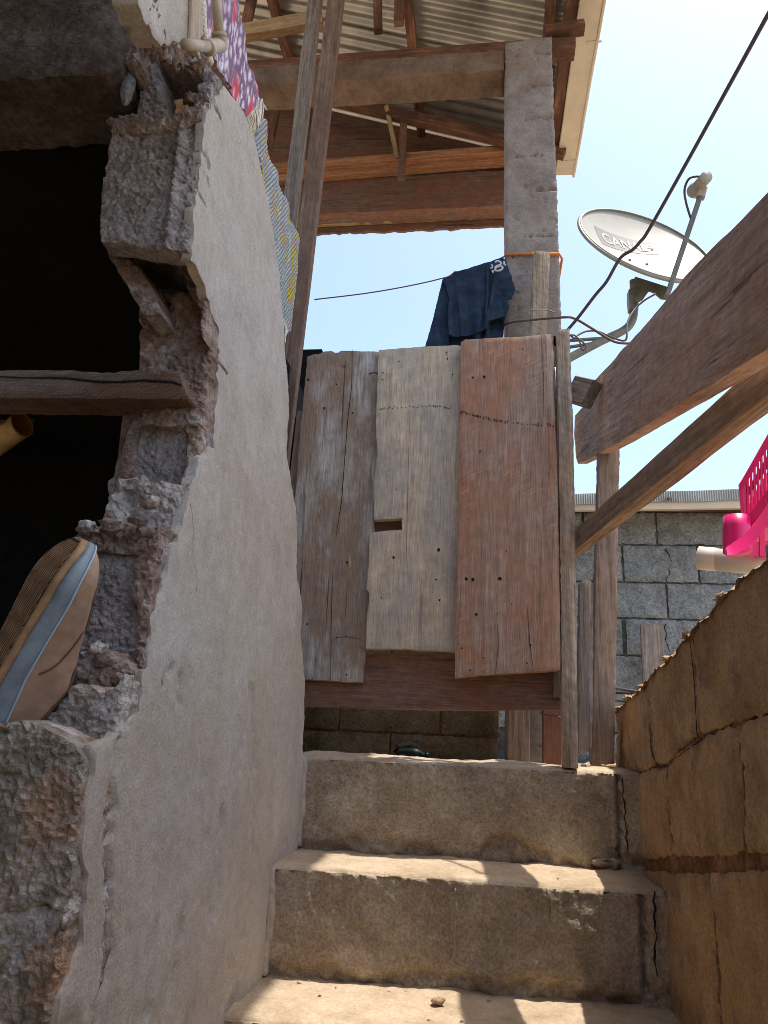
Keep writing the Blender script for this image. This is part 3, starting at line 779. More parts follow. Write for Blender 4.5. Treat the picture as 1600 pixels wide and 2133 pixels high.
rp = [at(x, y, 'X', XW-.004) for x, y in ((417, -40), (420, 10), (421, 40), (424, 70), (428, 95), (432, 110), (436, 130))]
vs, fs = tubegeo(smoothpath(rp, 6), .005, 8)
for q in range(3):
    pp = smoothpath(rp, 10); tw = []
    for i, p in enumerate(pp):
        a = i*.55+q*2.09; tw.append(p+V((.004*math.cos(a), .004*math.sin(a), 0)))
    tubegeo(tw, .0045, 6, vs, fs)
rope = tag(mk('rope', vs, fs, M_CORD, None, None, True), 'thick cream cotton rope hanging beside the patterned cloth', 'rope')

def cloth_mat(name, kind):
    m, nt, b, co = start(name, False)
    if kind == 'leaf':
        v = nd(nt, 'ShaderNodeTexVoronoi', {'Vector': mapped(nt, co, (1.0, .34, 1), (0, 0, .25)), 'Scale': 95.0}, feature='F1')
        n = ns(nt, mapped(nt, co, (1, .4, 1), (0, 0, .25)), 70, 3)
        col = ramp(nt, v.outputs['Distance'], [(.26, c(222, 214, 220)), (.44, c(186, 170, 182)), (.62, c(136, 108, 128))])
        col = mix(nt, ramp(nt, n, [(.54, 0.0), (.60, 1.0)]), col, c(132, 104, 126))
        fl = nd(nt, 'ShaderNodeTexNoise', {'Vector': mapped(nt, co, (1, .3, 1)), 'Scale': 16.0, 'Detail': 3.0}).outputs[0]
        col = mix(nt, ramp(nt, fl, [(.60, 0.0), (.66, 1.0)]), col, c(214, 84, 84))
    else:
        n = ns(nt, mapped(nt, co, (1, .3, 1), (0, 0, .53)), 40, 2, .4, .4)
        col = ramp(nt, n, [(.34, c(214, 194, 80)), (.385, c(214, 194, 80)), (.40, c(198, 170, 176)), (.45, c(206, 190, 190)), (.47, c(176, 188, 188)), (.6, c(188, 198, 196)), (.64, c(220, 212, 196)), (.68, c(178, 186, 190))])
        w_ = nd(nt, 'ShaderNodeTexWave', {'Vector': mapped(nt, co, (1, 1, 1), (0, 0, .55)), 'Scale': 37.0, 'Distortion': 2.5, 'Detail': 2.0}, wave_type='BANDS').outputs['Fac']
        col = mix(nt, .85, col, ramp(nt, w_, [(.1, .5), (.5, 1.08)]), 'MULTIPLY')
        bump(nt, b, w_, .9, .004)
    nt.links.new(col, b.inputs['Base Color']); b.inputs['Roughness'].default_value = .95; b.inputs['Specular IOR Level'].default_value = .1
    return m
def cords(u, v, wp):
    w_ = u*.85+v*.5+.01*fbm(wp, 9, 3)
    return .005*math.sin(u*55)+.0022*math.sin(w_*2*math.pi/.0085)
def fold(a, f, ph=0): return lambda u, v, wp: a*math.sin(u*f+v*f*.25+ph)+a*.5*math.sin(u*f*2.3+1+v*11)
c1 = pslab('patterned_cloth', [(424, -60), (432, 60), (440, 110), (478, 180), (510, 240), (525, 262), (536, 226), (546, 208), (536, 186), (520, 130), (505, 60), (490, -60)], 'X+', XW-.016, .004, cloth_mat('leaf_cloth', 'leaf'), None, res=.008, rough=.001, bev=.0005, disp=fold(.004, 70))
tag(c1, 'mauve leaf-patterned cloth with red flower hanging over the wall', 'cloth')
vs = []; fs = []
fr = random.Random(3)
for i in range(34):
    t = i/33
    x = 508+(546-508)*t; y = 250+(206-250)*t
    p0 = at(x, y, 'X', XW-.014+fr.uniform(-.003, .003)); p1 = at(x+fr.uniform(4, 14)-6*(1-t), y+fr.uniform(34, 52), 'X', XW-.012+fr.uniform(-.004, .004))
    p1 = at(524+20*t+fr.uniform(-4, 4), 292-40*t+fr.uniform(-8, 6), 'X', XW-.012+fr.uniform(-.004, .004))
    tubegeo(smoothpath([p0, (p0+p1)/2+V((.002, fr.uniform(-.004, .004), 0)), p1], 3), .0016, 5, vs, fs)
for q in range(4):
    p0 = at(545, 212, 'X', XW-.012); p1 = at(552+q*1.5, 226+q*1.2, 'X', XW-.01)
    tubegeo([p0, (p0+p1)/2+V((0, .002, .003)), p1], .001, 5, vs, fs)
tag(mk('fringe', vs, fs, M_CORD, c1, None, True), kind='stuff')
c2 = pslab('woven_cloth', [(532, 300), (545, 246), (552, 250), (557, 292), (566, 338), (586, 388), (602, 440), (622, 500), (624, 560), (617, 620), (608, 650), (603, 690), (596, 692), (584, 640), (572, 520), (552, 400)], 'X+', XW-.018, .006, cloth_mat('knit_cloth', 'knit'), None, res=.0026, rough=.001, rs=60, jit=.003, js=60, bev=.001, disp=cords)
tag(c2, 'grey-blue woven cloth with yellow and pink stripes on the wall edge', 'cloth')
vs = []; fs = []
for i in range(11):
    x = 580+i*2.0; y = 645+i*4
    p0 = at(x, y, 'X', XW-.012); p1 = at(588+i*.7+fr.uniform(-1, 1), 700+fr.uniform(0, 22), 'X', XW-.012)
    tubegeo(smoothpath([p0, (p0+p1)/2+V((0, fr.uniform(-.006, .004), 0)), p1], 3), .0013, 5, vs, fs)
tag(mk('fringe', vs, fs, M_CORD, c2, None, True), kind='stuff')

# ================================================================== LEANING POLES
a = at(572, 1040, 'Y', 2.42); b = at(708, -60, 'Y', 2.42)
po = beam('leaning_pole', a, b, .066, .04, W_POLE, None, up=(0, 1, 0)); tag(po, 'long brown sawn pole leaning between the wall and the gate', 'pole', 'leaning poles')
a = at(535, 1040, 'Y', 2.49); b = at(664, -60, 'Y', 2.49)
po = beam('leaning_pole', a, b, .055, .045, W_POLEG, None, up=(0, 1, 0)); tag(po, 'greyer pole leaning just behind and left of the brown pole', 'pole', 'leaning poles')
lt = beam('lath', at(600, 1130, 'Y', 2.31), at(630, 858, 'Y', 2.31), .032, .02, W_POST, None, up=(0, 1, 0))
tag(lt, 'short brown lath between the leaning pole and the grey gate plank', 'lath')

# ================================================================== GATE
gate = empty('plank_gate', (-.2, 2.24, 1.36), 'rough gate of three wide planks on a bottom rail', 'gate')
G1 = [(640, 742), (652, 738), (666, 736), (676, 731), (690, 730), (698, 734), (706, 734), (709, 730), (730, 730), (788, 732), (792, 736), (792, 800), (792, 945), (786, 1010), (780, 1060), (777, 1082), (778, 1108), (780, 1112), (780, 1175), (780, 1234), (776, 1345), (760, 1356), (755, 1422), (690, 1418), (612, 1413), (604, 1300), (610, 1100), (617, 1010), (622, 940), (632, 830)]
G2 = [(789, 728), (870, 722), (957, 718), (964, 722), (964, 900), (960, 1200), (950, 1345), (945, 1357), (850, 1351), (762, 1351), (764, 1290), (770, 1234), (763, 1227), (768, 1176), (770, 1112), (782, 1107), (838, 1103), (837, 1079), (779, 1082), (778, 1010), (786, 946), (783, 900), (786, 800)]
G3 = [(960, 712), (970, 706), (1060, 702), (1148, 695), (1151, 718), (1155, 740), (1153, 800), (1158, 900), (1164, 1100), (1168, 1396), (1050, 1402), (948, 1410), (949, 1300), (956, 1000), (959, 850)]
pk = dict(res=.012, rough=.0012, rs=25, jit=.0018, js=60, bev=.0025, side=.001)
g1 = pslab('plank', G1, 'YV', 2.253, .026, W_GREY, gate, **pk)
g2 = pslab('plank', G2, 'YV', 2.224, .028, W_PALE, gate, **pk)
g3 = pslab('plank', G3, 'YV', 2.189, .034, W_RED, gate, **pk)
pslab('rail', [(606, 1366), (1172, 1356), (1173, 1477), (1030, 1479), (900, 1478), (606, 1471)], 'Y', 2.281, .035, W_RAIL, gate, **pk)
pslab('rail', [(622, 1050), (1160, 1040), (1160, 1130), (622, 1140)], 'Y', 2.281, .035, W_RAIL, gate, **pk)
pslab('stile', [(1146, 705), (1166, 702), (1170, 900), (1174, 1452), (1154, 1452), (1150, 900)], 'YV', 2.262, .03, W_OLD, gate, **pk)
# saw scars, nail holes and splits that show on the planks
def scar(parent, pts, y, n, ln, seed):
    r = random.Random(seed); vs = []; fs = []
    for i in range(n):
        t = i/(n-1)*(len(pts)-1); k = min(int(t), len(pts)-2); f = t-k
        x = pts[k][0]+(pts[k+1][0]-pts[k][0])*f+r.uniform(-1.5, 1.5); yy = pts[k][1]+(pts[k+1][1]-pts[k][1])*f+r.uniform(-2, 2)
        l = ln*r.uniform(.3, 1)
        if r.random() < .12: continue
        W = [at(x-1.1, yy-l/2, 'Y', y), at(x+1.1, yy-l/2, 'Y', y), at(x+1.5, yy+l/2, 'Y', y), at(x+.2, yy+l/2, 'Y', y)]
        b = len(vs); vs += W+[p+V((0, .004, 0)) for p in W]
        fs += [(b, b+3, b+2, b+1), (b, b+1, b+5, b+4), (b+1, b+2, b+6, b+5), (b+2, b+3, b+7, b+6), (b+3, b, b+4, b+7)]
    tag(mk('scar', vs, fs, M_SCAR, parent), kind='stuff')
scar(g3, [(960, 858), (1000, 868), (1060, 880), (1152, 887)], 2.1875, 48, 6, 1)
scar(g2, [(786, 852), (830, 848), (900, 846), (940, 850)], 2.2225, 26, 4, 2)
def dots(parent, L, y):
    vs = []; fs = []
    r = random.Random(int(L[0][0]))
    for (x, yy, s) in L:
        p = at(x, yy, 'Y', y); b = len(vs); n = 7
        for k in range(n):
            q = 2*math.pi*k/n; rr = s*r.uniform(.6, 1.15)*.0014
            vs.append(p+V((rr*math.cos(q), 0, rr*1.15*math.sin(q))))
        vs += [v+V((0, .005, 0)) for v in vs[b:b+n]]
        fs.append(tuple(range(b+n-1, b-1, -1)))
        for k in range(n): fs.append((b+k, b+(k+1) % n, b+n+(k+1) % n, b+n+k))
    tag(mk('nail_hole', vs, fs, M_DARK, parent), kind='stuff')
dots(g3, [(985, 786, 3), (1009, 785, 3.6), (972, 1206, 4), (985, 1207, 3), (1041, 1205, 4.5), (992, 1280, 3), (1000, 940, 2.5), (1105, 1343, 2), (962, 1350, 2), (979, 1396, 1.6), (1098, 1381, 1.6), (1066, 1259, 1.5), (1088, 727, 1.4), (1055, 1148, 1.4), (1006, 1370, 1.6)], 2.1872)
dots(g2, [(914, 1146, 4), (820, 1161, 3), (930, 734, 1.8), (932, 747, 1.8), (943, 780, 1.8), (831, 752, 1.5), (798, 776, 1.6), (908, 1207, 1.8), (795, 1245, 1.8), (916, 1250, 2.4), (797, 790, 1.2), (826, 1019, 1.3), (900, 1233, 1.3)], 2.2222)
dots(g1, [(676, 850, 3), (724, 1172, 3), (701, 800, 2), (642, 790, 2.6), (717, 763, 1.8), (722, 1405, 2), (735, 860, 2), (640, 1300, 2)], 2.2512)
def split(parent, P, y, r=.0011): tube('split', [at(px, py, 'Y', y) for px, py in P], [r*.5]+[r]*(len(P)-2)+[r*.4], M_DARK, parent, 4)
split(g1, [(734, 728), (733, 800), (724, 880), (718, 960), (712, 1040), (700, 1120)], 2.2525, .0014)
split(g1, [(694, 1180), (690, 1290), (689, 1416)], 2.2525, .001)
split(g1, [(690, 1338), (700, 1328), (722, 1326), (752, 1332)], 2.2525, .0009)
split(g3, [(1037, 1300), (1038, 1350), (1032, 1404)], 2.1885, .0011)
split(g3, [(1098, 1260), (1104, 1340), (1112, 1400)], 2.1885, .0008)
split(g3, [(1128, 705), (1132, 780), (1133, 870)], 2.1885, .0008)
split(g2, [(853, 880), (850, 1000), (846, 1180)], 2.2235, .0006)
tube('nail', [at(770, 778, 'Y', 2.251), at(778, 776, 'Y', 2.225), at(786, 777, 'Y', 2.205)], .0022, M_CABLE, g1, 6)
pslab('chip', [(722, 1152), (730, 1150), (733, 1170), (728, 1194), (722, 1194), (724, 1172)], 'YV', 2.2505, .003, W_ROOFP, g1, res=.006, rough=.0005)
for (x0, y0, x1, y1) in ((1154, 700, 1162, 718), (1153, 764, 1160, 786)):
    pslab('hinge', [(x0, y0), (x1, y0), (x1+1, y1), (x0+1, y1)], 'Y', 2.246, .004, M_STEEL, gate, res=.02, rough=0)
tube('pin', [at(1156, 766, 'Y', 2.243), at(1158, 830, 'Y', 2.243)], .0025, M_STEEL, gate, 8)

gp = pslab('gate_post', [(1160, 686), (1187, 683), (1189, 760), (1195, 900), (1199, 1150), (1205, 1601), (1173, 1599), (1168, 1200), (1164, 900)], 'YV', 2.195, .045, W_SAW, None, **pk)
tag(gp, 'thin saw-marked upright post at the right edge of the gate', 'post', 'upright timber posts')
tp = pslab('timber_post', [(1250, 880), (1292, 880), (1290, 1000), (1285, 1300), (1280, 1592), (1234, 1592), (1240, 1300), (1247, 1000)], 'YV', 2.40, .06, W_POST, None, **pk)
tag(tp, 'tall smooth brown post standing at the end of the right wall', 'post', 'upright timber posts')
st_ = pslab('short_post', [(1208, 1214), (1214, 1208), (1230, 1208), (1236, 1216), (1236, 1400), (1233, 1556), (1218, 1572), (1206, 1570), (1206, 1400)], 'YV', 2.345, .05, W_OLD, None, **pk)
tag(st_, 'short grey weathered post between the gate post and the tall post', 'post', 'upright timber posts')
lp = beam('timber_post', at(1080, 1592, 'Y', 2.73), at(1080, 1300, 'Y', 2.73), .073, .05, W_POST, None, up=(0, 1, 0))
tag(lp, 'brown post stump seen under the gate rail in front of block wall', 'post', 'upright timber posts')
lb = beam('upright_board', at(1150, 1592, 'Y', 2.73), at(1148, 1200, 'Y', 2.73), .062, .03, W_RAIL, None, up=(0, 1, 0))
tag(lb, 'reddish upright board under the gate beside the saw-marked post', 'board')

# ================================================================== RIGHT: low earthy block wall
rw = empty('low_block_wall', (.48, 1.5, 0), 'low cracked earth-brown block wall right of the stairs', 'wall')
XR = .40
def rb(px, mat=M_RWALL, x=XR, th=.14, rough=.004, **k):
    a = dict(res=.0095, rs=30, disp=rwd, jit=.006, js=40, bev=.005, rings=4, side=.004); a.update(k)
    return pslab('block', px, 'X-', x, th, mat, rw, rough=rough, **a)
def rwd(u, v, wp): return .004*fbm(wp, 8, 3)+.0014*fbm(wp, 80, 3)
rb([(1283, 1482), (1300, 1462), (1318, 1446), (1340, 1428), (1348, 1470), (1352, 1540), (1362, 1592), (1340, 1604), (1300, 1612), (1282, 1606)])
rb([(1342, 1426), (1352, 1410), (1384, 1374), (1406, 1356), (1417, 1338), (1436, 1320), (1441, 1400), (1451, 1528), (1410, 1560), (1385, 1590), (1366, 1592), (1356, 1540), (1351, 1470)])
rb([(1439, 1316), (1460, 1287), (1492, 1261), (1516, 1231), (1546, 1201), (1568, 1178), (1600, 1160), (1680, 1080), (1740, 1040), (1740, 1440), (1600, 1481), (1520, 1506), (1457, 1530), (1445, 1400)])
rb([(1284, 1614), (1320, 1613), (1366, 1600), (1384, 1598), (1388, 1680), (1398, 1780), (1360, 1790), (1318, 1790), (1300, 1700)])
rb([(1388, 1596), (1412, 1566), (1459, 1538), (1520, 1513), (1536, 1508), (1542, 1640), (1546, 1776), (1470, 1782), (1402, 1782), (1392, 1680)])
rb([(1540, 1507), (1600, 1488), (1740, 1450), (1760, 1770), (1600, 1776), (1551, 1776), (1547, 1640)])
rb([(1322, 1812), (1396, 1818), (1470, 1820), (1478, 1900), (1488, 2060), (1496, 2180), (1420, 2200), (1380, 2040), (1340, 1900)])
rb([(1476, 1818), (1600, 1814), (1760, 1800), (1800, 2200), (1503, 2200), (1494, 2060), (1483, 1900)])
# the part of the wall that runs on past the camera, and its mortar body
for i, (y0, y1) in enumerate(((.1, .5), (-.3, .1), (-.7, -.3), (-1.1, -.7), (.5, .9))):
    for j in range(6):
        z0 = .02+j*.27; off = .2*(j % 2)
        wslab('block', [(XR, y1-.006-off, z0), (XR, y1-.006-off, z0+.264), (XR, y0+.006-off, z0+.264), (XR, y0+.006-off, z0)], 'X-', .14, M_RWALL, rw, res=.05, rough=.004, bev=.004)
wslab('core', [(XR+.009, a, b) for a, b in ((2.47, .05), (2.46, 1.46), (1.9, 1.5), (1.55, 1.56), (1.2, 1.62), (.6, 1.6), (-1.3, 1.6), (-1.3, .0))], 'X-', .13, M_RJOINT, rw, res=.03, rough=.006)
# ragged mortar crust along the top
rr_ = random.Random(12)
TOPL = [(1283, 1478), (1318, 1446), (1342, 1425), (1352, 1410), (1384, 1373), (1408, 1355), (1436, 1317), (1460, 1286), (1492, 1260), (1516, 1230), (1546, 1200), (1568, 1177), (1600, 1160), (1680, 1090)]
def topz(y):
    P = [at(a, b, 'X', XR) for a, b in TOPL]
    for i in range(len(P)-1):
        if P[i+1].y <= y <= P[i].y:
            f = (y-P[i+1].y)/(P[i].y-P[i+1].y); return P[i+1].z+(P[i].z-P[i+1].z)*f
    return P[0].z if y > P[0].y else P[-1].z
vs = []; fs = []; ny, nx_ = 230, 12
for i in range(ny+1):
    y = 2.48-1.55*i/ny
    for j in range(nx_+1):
        x = XR-.004+.145*j/nx_
        e = fbm(V((x*1.2, y, 3)), 16, 4); z = topz(y)+.003+.006*e+.003*fbm(V((x, y, 1)), 60, 3)
        if j == 0: z -= .012+.012*max(0, fbm(V((0, y, 8)), 13, 3)); x -= .003+.003*fbm(V((0, y, 2)), 30, 3)
        if j == 1: z -= .004
        vs.append((x, y, z))
for i in range(ny):
    for j in range(nx_): A = i*(nx_+1)+j; fs.append((A, A+nx_+1, A+nx_+2, A+1))
mk('crust', vs, fs, M_RTOP, rw, None, True)
for i in range(9):
    t = rr_.uniform(0, 12.4); k = int(t); f = t-k
    x = TOPL[k][0]+(TOPL[k+1][0]-TOPL[k][0])*f; y = TOPL[k][1]+(TOPL[k+1][1]-TOPL[k][1])*f
    s = rr_.uniform(.006, .015)
    lump('crust', at(x, y+2, 'X', XR+rr_.uniform(.004, .02)), (s*1.0, s*rr_.uniform(1.2, 2.4), s*.7), M_RTOP if i % 3 else M_RWALL, rw, i+50, .7, 2, 3.0)
# cracks that run through the blocks
for P in ([(1437, 1330), (1446, 1420), (1452, 1526), (1462, 1540), (1440, 1556), (1400, 1584), (1372, 1604)], [(1352, 1500), (1357, 1560), (1368, 1590), (1376, 1600)], [(1320, 1610), (1326, 1640), (1322, 1680)]):
    pts = smoothpath([at(x, y, 'X', XR-.001) for x, y in P], 6)
    pts = [p+V((0, .004*noise.noise(p*60), .004*noise.noise(p*60+V((4, 4, 4))))) for p in pts]
    tube('crack', pts, [.0004+.0022*abs(noise.noise(p*25)) for p in pts], M_DARK, rw, 5)

# ================================================================== low wall behind the gate
lw = empty('block_wall', (-.3, 3.15, 1.34), 'low brown block wall seen beneath the gate rail', 'wall')
for r, (z0, z1, xs) in enumerate(((1.33, 1.428, (-1.15, -.80, -.36, .055)), (1.438, 1.63, (-1.30, -.965, -.565, -.166, .06)), (1.64, 1.83, (-1.2, -.8, -.37, .04)))):
    for i in range(len(xs)-1):
        a, b = xs[i]+.004, xs[i+1]-.004
        wslab('block', [(a, 3.1, z0), (b, 3.1, z0), (b, 3.1, z1), (a, 3.1, z1)], 'Y', .14, M_LOW, lw, res=.02, rough=.003, jit=.004, bev=.004)
wslab('core', [(-1.3, 3.112, 1.3), (.05, 3.112, 1.3), (.05, 3.112, 1.82), (-1.3, 3.112, 1.82)], 'Y', .12, M_RJOINT, lw, res=.05, rough=.003)
gb = empty('green_bottle', at(855, 1572, 'Y', 2.98), 'dark green bottle lying behind the top step', 'bottle')
p0 = at(828, 1576, 'Y', 2.98); p1 = at(886, 1574, 'Y', 2.98)
tube('body', [p0, p0+(p1-p0)*.1, p0+(p1-p0)*.7, p0+(p1-p0)*.85, p1], [.02, .03, .03, .02, .011], M_GLASS, gb, 12)
tube('cap', [p1, p1+(p1-p0)*.12], .012, M_GLASS, gb, 10)
lump('rubble_stone', at(850, 1562, 'Y', 3.06), (.055, .03, .026), M_ROOM, None, 77, .4, 2)
tag(bpy.data.objects['rubble_stone'], 'dark rubble stone behind the green bottle at the low wall', 'stone')

# ================================================================== grey house at the back right
bh = empty('block_house', (1.0, 4.4, 1.34), 'grey block house with cream eaves board behind the right wall', 'house')
YB = 4.3
courses = [(2.518, 2.70, (.15, .55, .951, 1.35, 1.75, 2.15, 2.6)), (2.305, 2.507, (-.05, .35, .76, 1.163, 1.56, 1.96, 2.36, 2.6)), (2.105, 2.294, (.17, .585, .985, 1.385, 1.785, 2.185, 2.6)), (1.905, 2.094, (-.05, .36, .752, 1.15, 1.55, 1.95, 2.35)), (1.705, 1.894, (.12, .53, .96, 1.36, 1.76, 2.16, 2.6)), (1.50, 1.694, (-.05, .35, .75, 1.15, 1.55, 1.95, 2.35)), (1.33, 1.49, (.15, .55, .95, 1.35, 1.75, 2.15, 2.6))]
for r, (z0, z1, xs) in enumerate(courses):
    for i in range(len(xs)-1):
        g = .006 if not (r == 3 and i in (1, 2)) else .011
        a, b = xs[i]+g, xs[i+1]-g
        wslab('block', [(a, YB, z0), (b, YB, z0), (b, YB, z1), (a, YB, z1)], 'Y', .14, M_BACK, bh, res=.018, rough=.006, rs=22, jit=.006, js=30, bev=.006)
wslab('mortar', [(-.05, YB+.014, 1.3), (2.6, YB+.014, 1.3), (2.6, YB+.014, 2.71), (-.05, YB+.014, 2.71)], 'Y', .12, M_BACKJ, bh, res=.03, rough=.008, rs=25)
for P in ([(1389, 1140), (1394, 1160), (1400, 1172), (1392, 1196), (1388, 1212)], [(1386, 1300), (1388, 1330), (1394, 1356)]):
    pts = smoothpath([at(x, y, 'Y', YB-.001) for x, y in P], 9); pts = [p+V((.012*noise.noise(p*30), 0, 0)) for p in pts]; tube('crack', pts, [.001+.004*abs(noise.noise(p*22)) for p in pts], M_DARK, bh, 5)
YE = 4.1
pslab('eaves_board', [(1150, 1048), (1200, 1047), (1540, 1041), (1700, 1038), (1700, 1056), (1540, 1058), (1200, 1063), (1150, 1064)], 'Y', YE, .03, M_CREAM, bh, res=.05, rough=.001, bev=.002)
# ribbed flashing
vs = []; fs = []
A = at(1150, 1030, 'Y', YE-.006); B = at(1700, 1014, 'Y', YE-.006); n = 330
for i in range(n+1):
    t = i/n; x = A.x+(B.x-A.x)*t; zt = A.z+(B.z-A.z)*t+.004*noise.noise(V((x*4, 0, 0))); dy = .003*math.sin(i*math.pi/1.5)
    vs += [(x, YE-.006+dy, zt), (x, YE-.008+dy, zt-.062), (x, YE+.9, zt+.20)]
for i in range(n):
    a = i*3; fs += [(a, a+3, a+4, a+1), (a, a+2, a+5, a+3)]
mk('roof_sheet', vs, fs, M_SHEET, bh)
tube('bolt', [at(1394, 1038, 'Y', YE-.03), at(1394, 1038, 'Y', YE)], .009, M_METAL, bh, 8)
box('ceiling', -.05, 2.6, YE+.035, YE+.9, 2.705, 2.73, W_ROOF, bh)
lpk = pslab('leaning_plank', [(1335, 1300), (1380, 1298), (1384, 1340), (1388, 1440), (1342, 1440), (1338, 1380)], 'YV', 4.12, .025, W_OLD, None, **pk)
tag(lpk, 'grey plank end leaning against the back block wall', 'plank')
for i, (x0, y0, x1, y1, lab) in enumerate(((1262, 1430, 1330, 1442, 'upper dark rod lying behind the right wall by the post'), (1262, 1456, 1310, 1462, 'lower thin rod lying behind the right wall by the post'))):
    o = tube('metal_rod', [at(x0, y0, 'Y', 3.4), at(x1, y1, 'Y', 3.1)], .006, M_CABLE, None, 8); tag(o, lab, 'rod', 'rods behind the wall')

# ================================================================== concrete frame and roof of the raised house
cf = empty('concrete_frame', (.19, 2.85, 1.34), 'grey concrete pillar carrying a ring beam under the tin roof', 'pillar')
def pil_disp(u, v, wp):
    d = 0
    for zc in (3.18, 3.45, 3.68, 3.86, 4.06, 4.24, 4.42, 2.9):
        m = fbm(V((wp.x*1.0, zc*9, 0)), 14, 3)
        zz = zc+.006*noise.noise(V((wp.x*25, zc, 0)))
        if abs(wp.z-zz) < .0055 and m > .12 and wp.x > .12: d -= .018
    f = fbm(wp*1.0, 32, 2)
    if f > .6: d -= .007
    return d
wslab('pillar', [(.077, 2.8, 1.3), (.298, 2.8, 1.3), (.300, 2.8, 2.6), (.296, 2.8, 3.4), (.288, 2.8, 4.1), (.286, 2.8, 4.52), (.078, 2.8, 4.50), (.076, 2.8, 3.0)], 'Y', .2, M_PILLAR, cf, res=.009, rough=.0025, rs=20, jit=.004, js=40, bev=.005, rings=8, disp=pil_disp)
wslab('ring_beam', [(-2.4, 2.815, 4.375), (.073, 2.815, 4.36), (.073, 2.815, 4.475), (-2.4, 2.815, 4.485)], 'Y', .16, M_RING, cf, res=.02, rough=.004, jit=.005, bev=.006, rings=8)
wslab('ring_beam', [(-2.4, 3.86, 4.45), (.30, 3.86, 4.45), (.30, 3.86, 4.70), (-2.4, 3.86, 4.70)], 'Y', .12, W_RAIL, cf, res=.04, rough=.004, jit=.006, rings=4)

rf = empty('tin_roof', (-.8, 3.0, 4.5), 'corrugated tin roof on reddish timbers over the concrete frame', 'roof')
SL = .354
def zs(x): return 4.85+SL*(.5-x)
def sheet(y0, y1, lift):
    vs = []; fs = []; per = .076; n = int((y1-y0)/per*8)
    xs = [.54, .1, -.6, -1.4, -2.6]
    for i in range(n+1):
        y = y0+(y1-y0)*i/n; h = .009*math.sin((y)*2*math.pi/per)
        for x in xs: vs.append((x, y+.002*noise.noise(V((x*3, y*2, 1))), zs(x)+h+lift))
    m = len(xs)
    for i in range(n):
        for j in range(m-1): A = i*m+j; fs.append((A, A+1, A+m+1, A+m))
    return mk('roof_sheet', vs, fs, M_SHEET, rf, None, True)
for i in range(5): sheet(.55+i*.70, .55+i*.70+.76, (i % 2)*.006)
# purlins run with the eaves, rafters with the slope
for x in (-1.95, -1.22, -.42, .30): beam('purlin', (x, .6, zs(x)-.05), (x, 4.0, zs(x)-.05), .05, .07, W_ROOF, rf, seg=8)
def rafter(y, x0, x1, off, w=.05, h=.09, mat=W_ROOF): return beam('rafter', (x0, y, zs(x0)-off), (x1, y, zs(x1)-off), w, h, mat, rf, seg=8)
rafter(3.72, -2.3, .44, .20, .05, .07); rafter(2.62, -.5, .46, .13, .05, .09)
rafter(1.4, -2.3, .46, .14)
for (z, d) in ((4.83, 0), (4.745, .04)): beam('tie_beam', at(560, 352+ (24 if d else 0), 'Y', 3.80+d), at(1075, 312+(22 if d else 0), 'Y', 3.80+d), .045, .05, W_TIE, rf, seg=8)
beam('wall_plate', (-2.3, 2.90, 4.535), (.40, 2.90, 4.54), .09, .055, W_ROOF, rf, seg=10)
beam('strut', at(745+60, 222, 'Y', 3.7), at(828, 330, 'Y', 3.78), .028, .03, W_ROOFP, rf, up=(0, 1, 0))
beam('strut', at(842, 232, 'Y', 3.74), at(836, 375, 'Y', 3.76), .042, .03, W_RAIL, rf, up=(0, 1, 0))
beam('strut', at(583, 200, 'Y', 3.70), at(556, 330, 'Y', 3.70), .04, .03, W_ROOF, rf, up=(0, 1, 0))
beam('strut', at(787, -30, 'Y', 2.80), at(788, 66, 'Y', 2.80), .04, .035, W_ROOF, rf, up=(0, 1, 0))
beam('strut', at(832, -30, 'Y', 3.0), at(831, 50, 'Y', 3.0), .05, .035, W_RAIL, rf, up=(0, 1, 0))
beam('strut', at(530, -30, 'Y', 2.95), at(514, 50, 'Y', 2.95), .05, .035, W_ROOF, rf, up=(0, 1, 0))
beam('strut', at(480, 74, 'Y', 2.74), at(672, 40, 'Y', 2.74), .05, .075, W_ROOFP, rf, up=(0, 0, 1))
# eaves: cream soffit board, outer edge, inner timbers
beam('soffit_board', (.492, .6, 4.70), (.455, 3.92, 4.70), .105, .02, M_CREAM, rf, seg=16, wob=.003)
beam('fascia', (.553, .6, 4.735), (.512, 3.94, 4.735), .014, .10, M_CREAM, rf, seg=16, wob=.002)
beam('eaves_purlin', (.405, .6, 4.76), (.375, 3.90, 4.76), .055, .09, W_ROOF, rf, seg=10)
beam('bracket', (.26, 2.86, 4.60), (.44, 2.86, 4.62), .06, .045, W_ROOF, rf, seg=4)
for (x, y) in ((1240, 87), (1190, 335)):
    p = at(x, y, 'Z', 4.688); beam('joint_strip', p-V((.04, 0, 0)), p+V((.03, 0, 0)), .012, .004, M_CREAM, rf, seg=3)
# ragged back eaves
vs = []; fs = []; n = 120
for i in range(n+1):
    x = -2.3+2.6*i/n
    zz = 4.415-.02*abs(noise.noise(V((x*7, 3, 0))))-.012*noise.noise(V((x*30, 0, 1)))
    vs += [(x, 3.985, 4.52), (x, 4.0, zz), (x, 4.02, zz), (x, 4.02, 4.52)]
for i in range(n):
    a = i*4
    for j in range(4): fs.append((a+j, a+(j+1) % 4, a+4+(j+1) % 4, a+4+j))
mk('back_eaves', vs, fs, W_RAIL, rf)
wslab('gable_board', [(-2.3, 3.99, 4.68), (.35, 3.99, 4.68), (.35, 3.99, 4.87), (-2.3, 3.99, 5.80)], 'Y', .02, W_RAIL, rf, res=.1, rough=.002)
beam('eaves_batten', (-2.3, 3.975, 4.455), (.06, 3.975, 4.47), .03, .03, W_ROOFP, rf, seg=8)

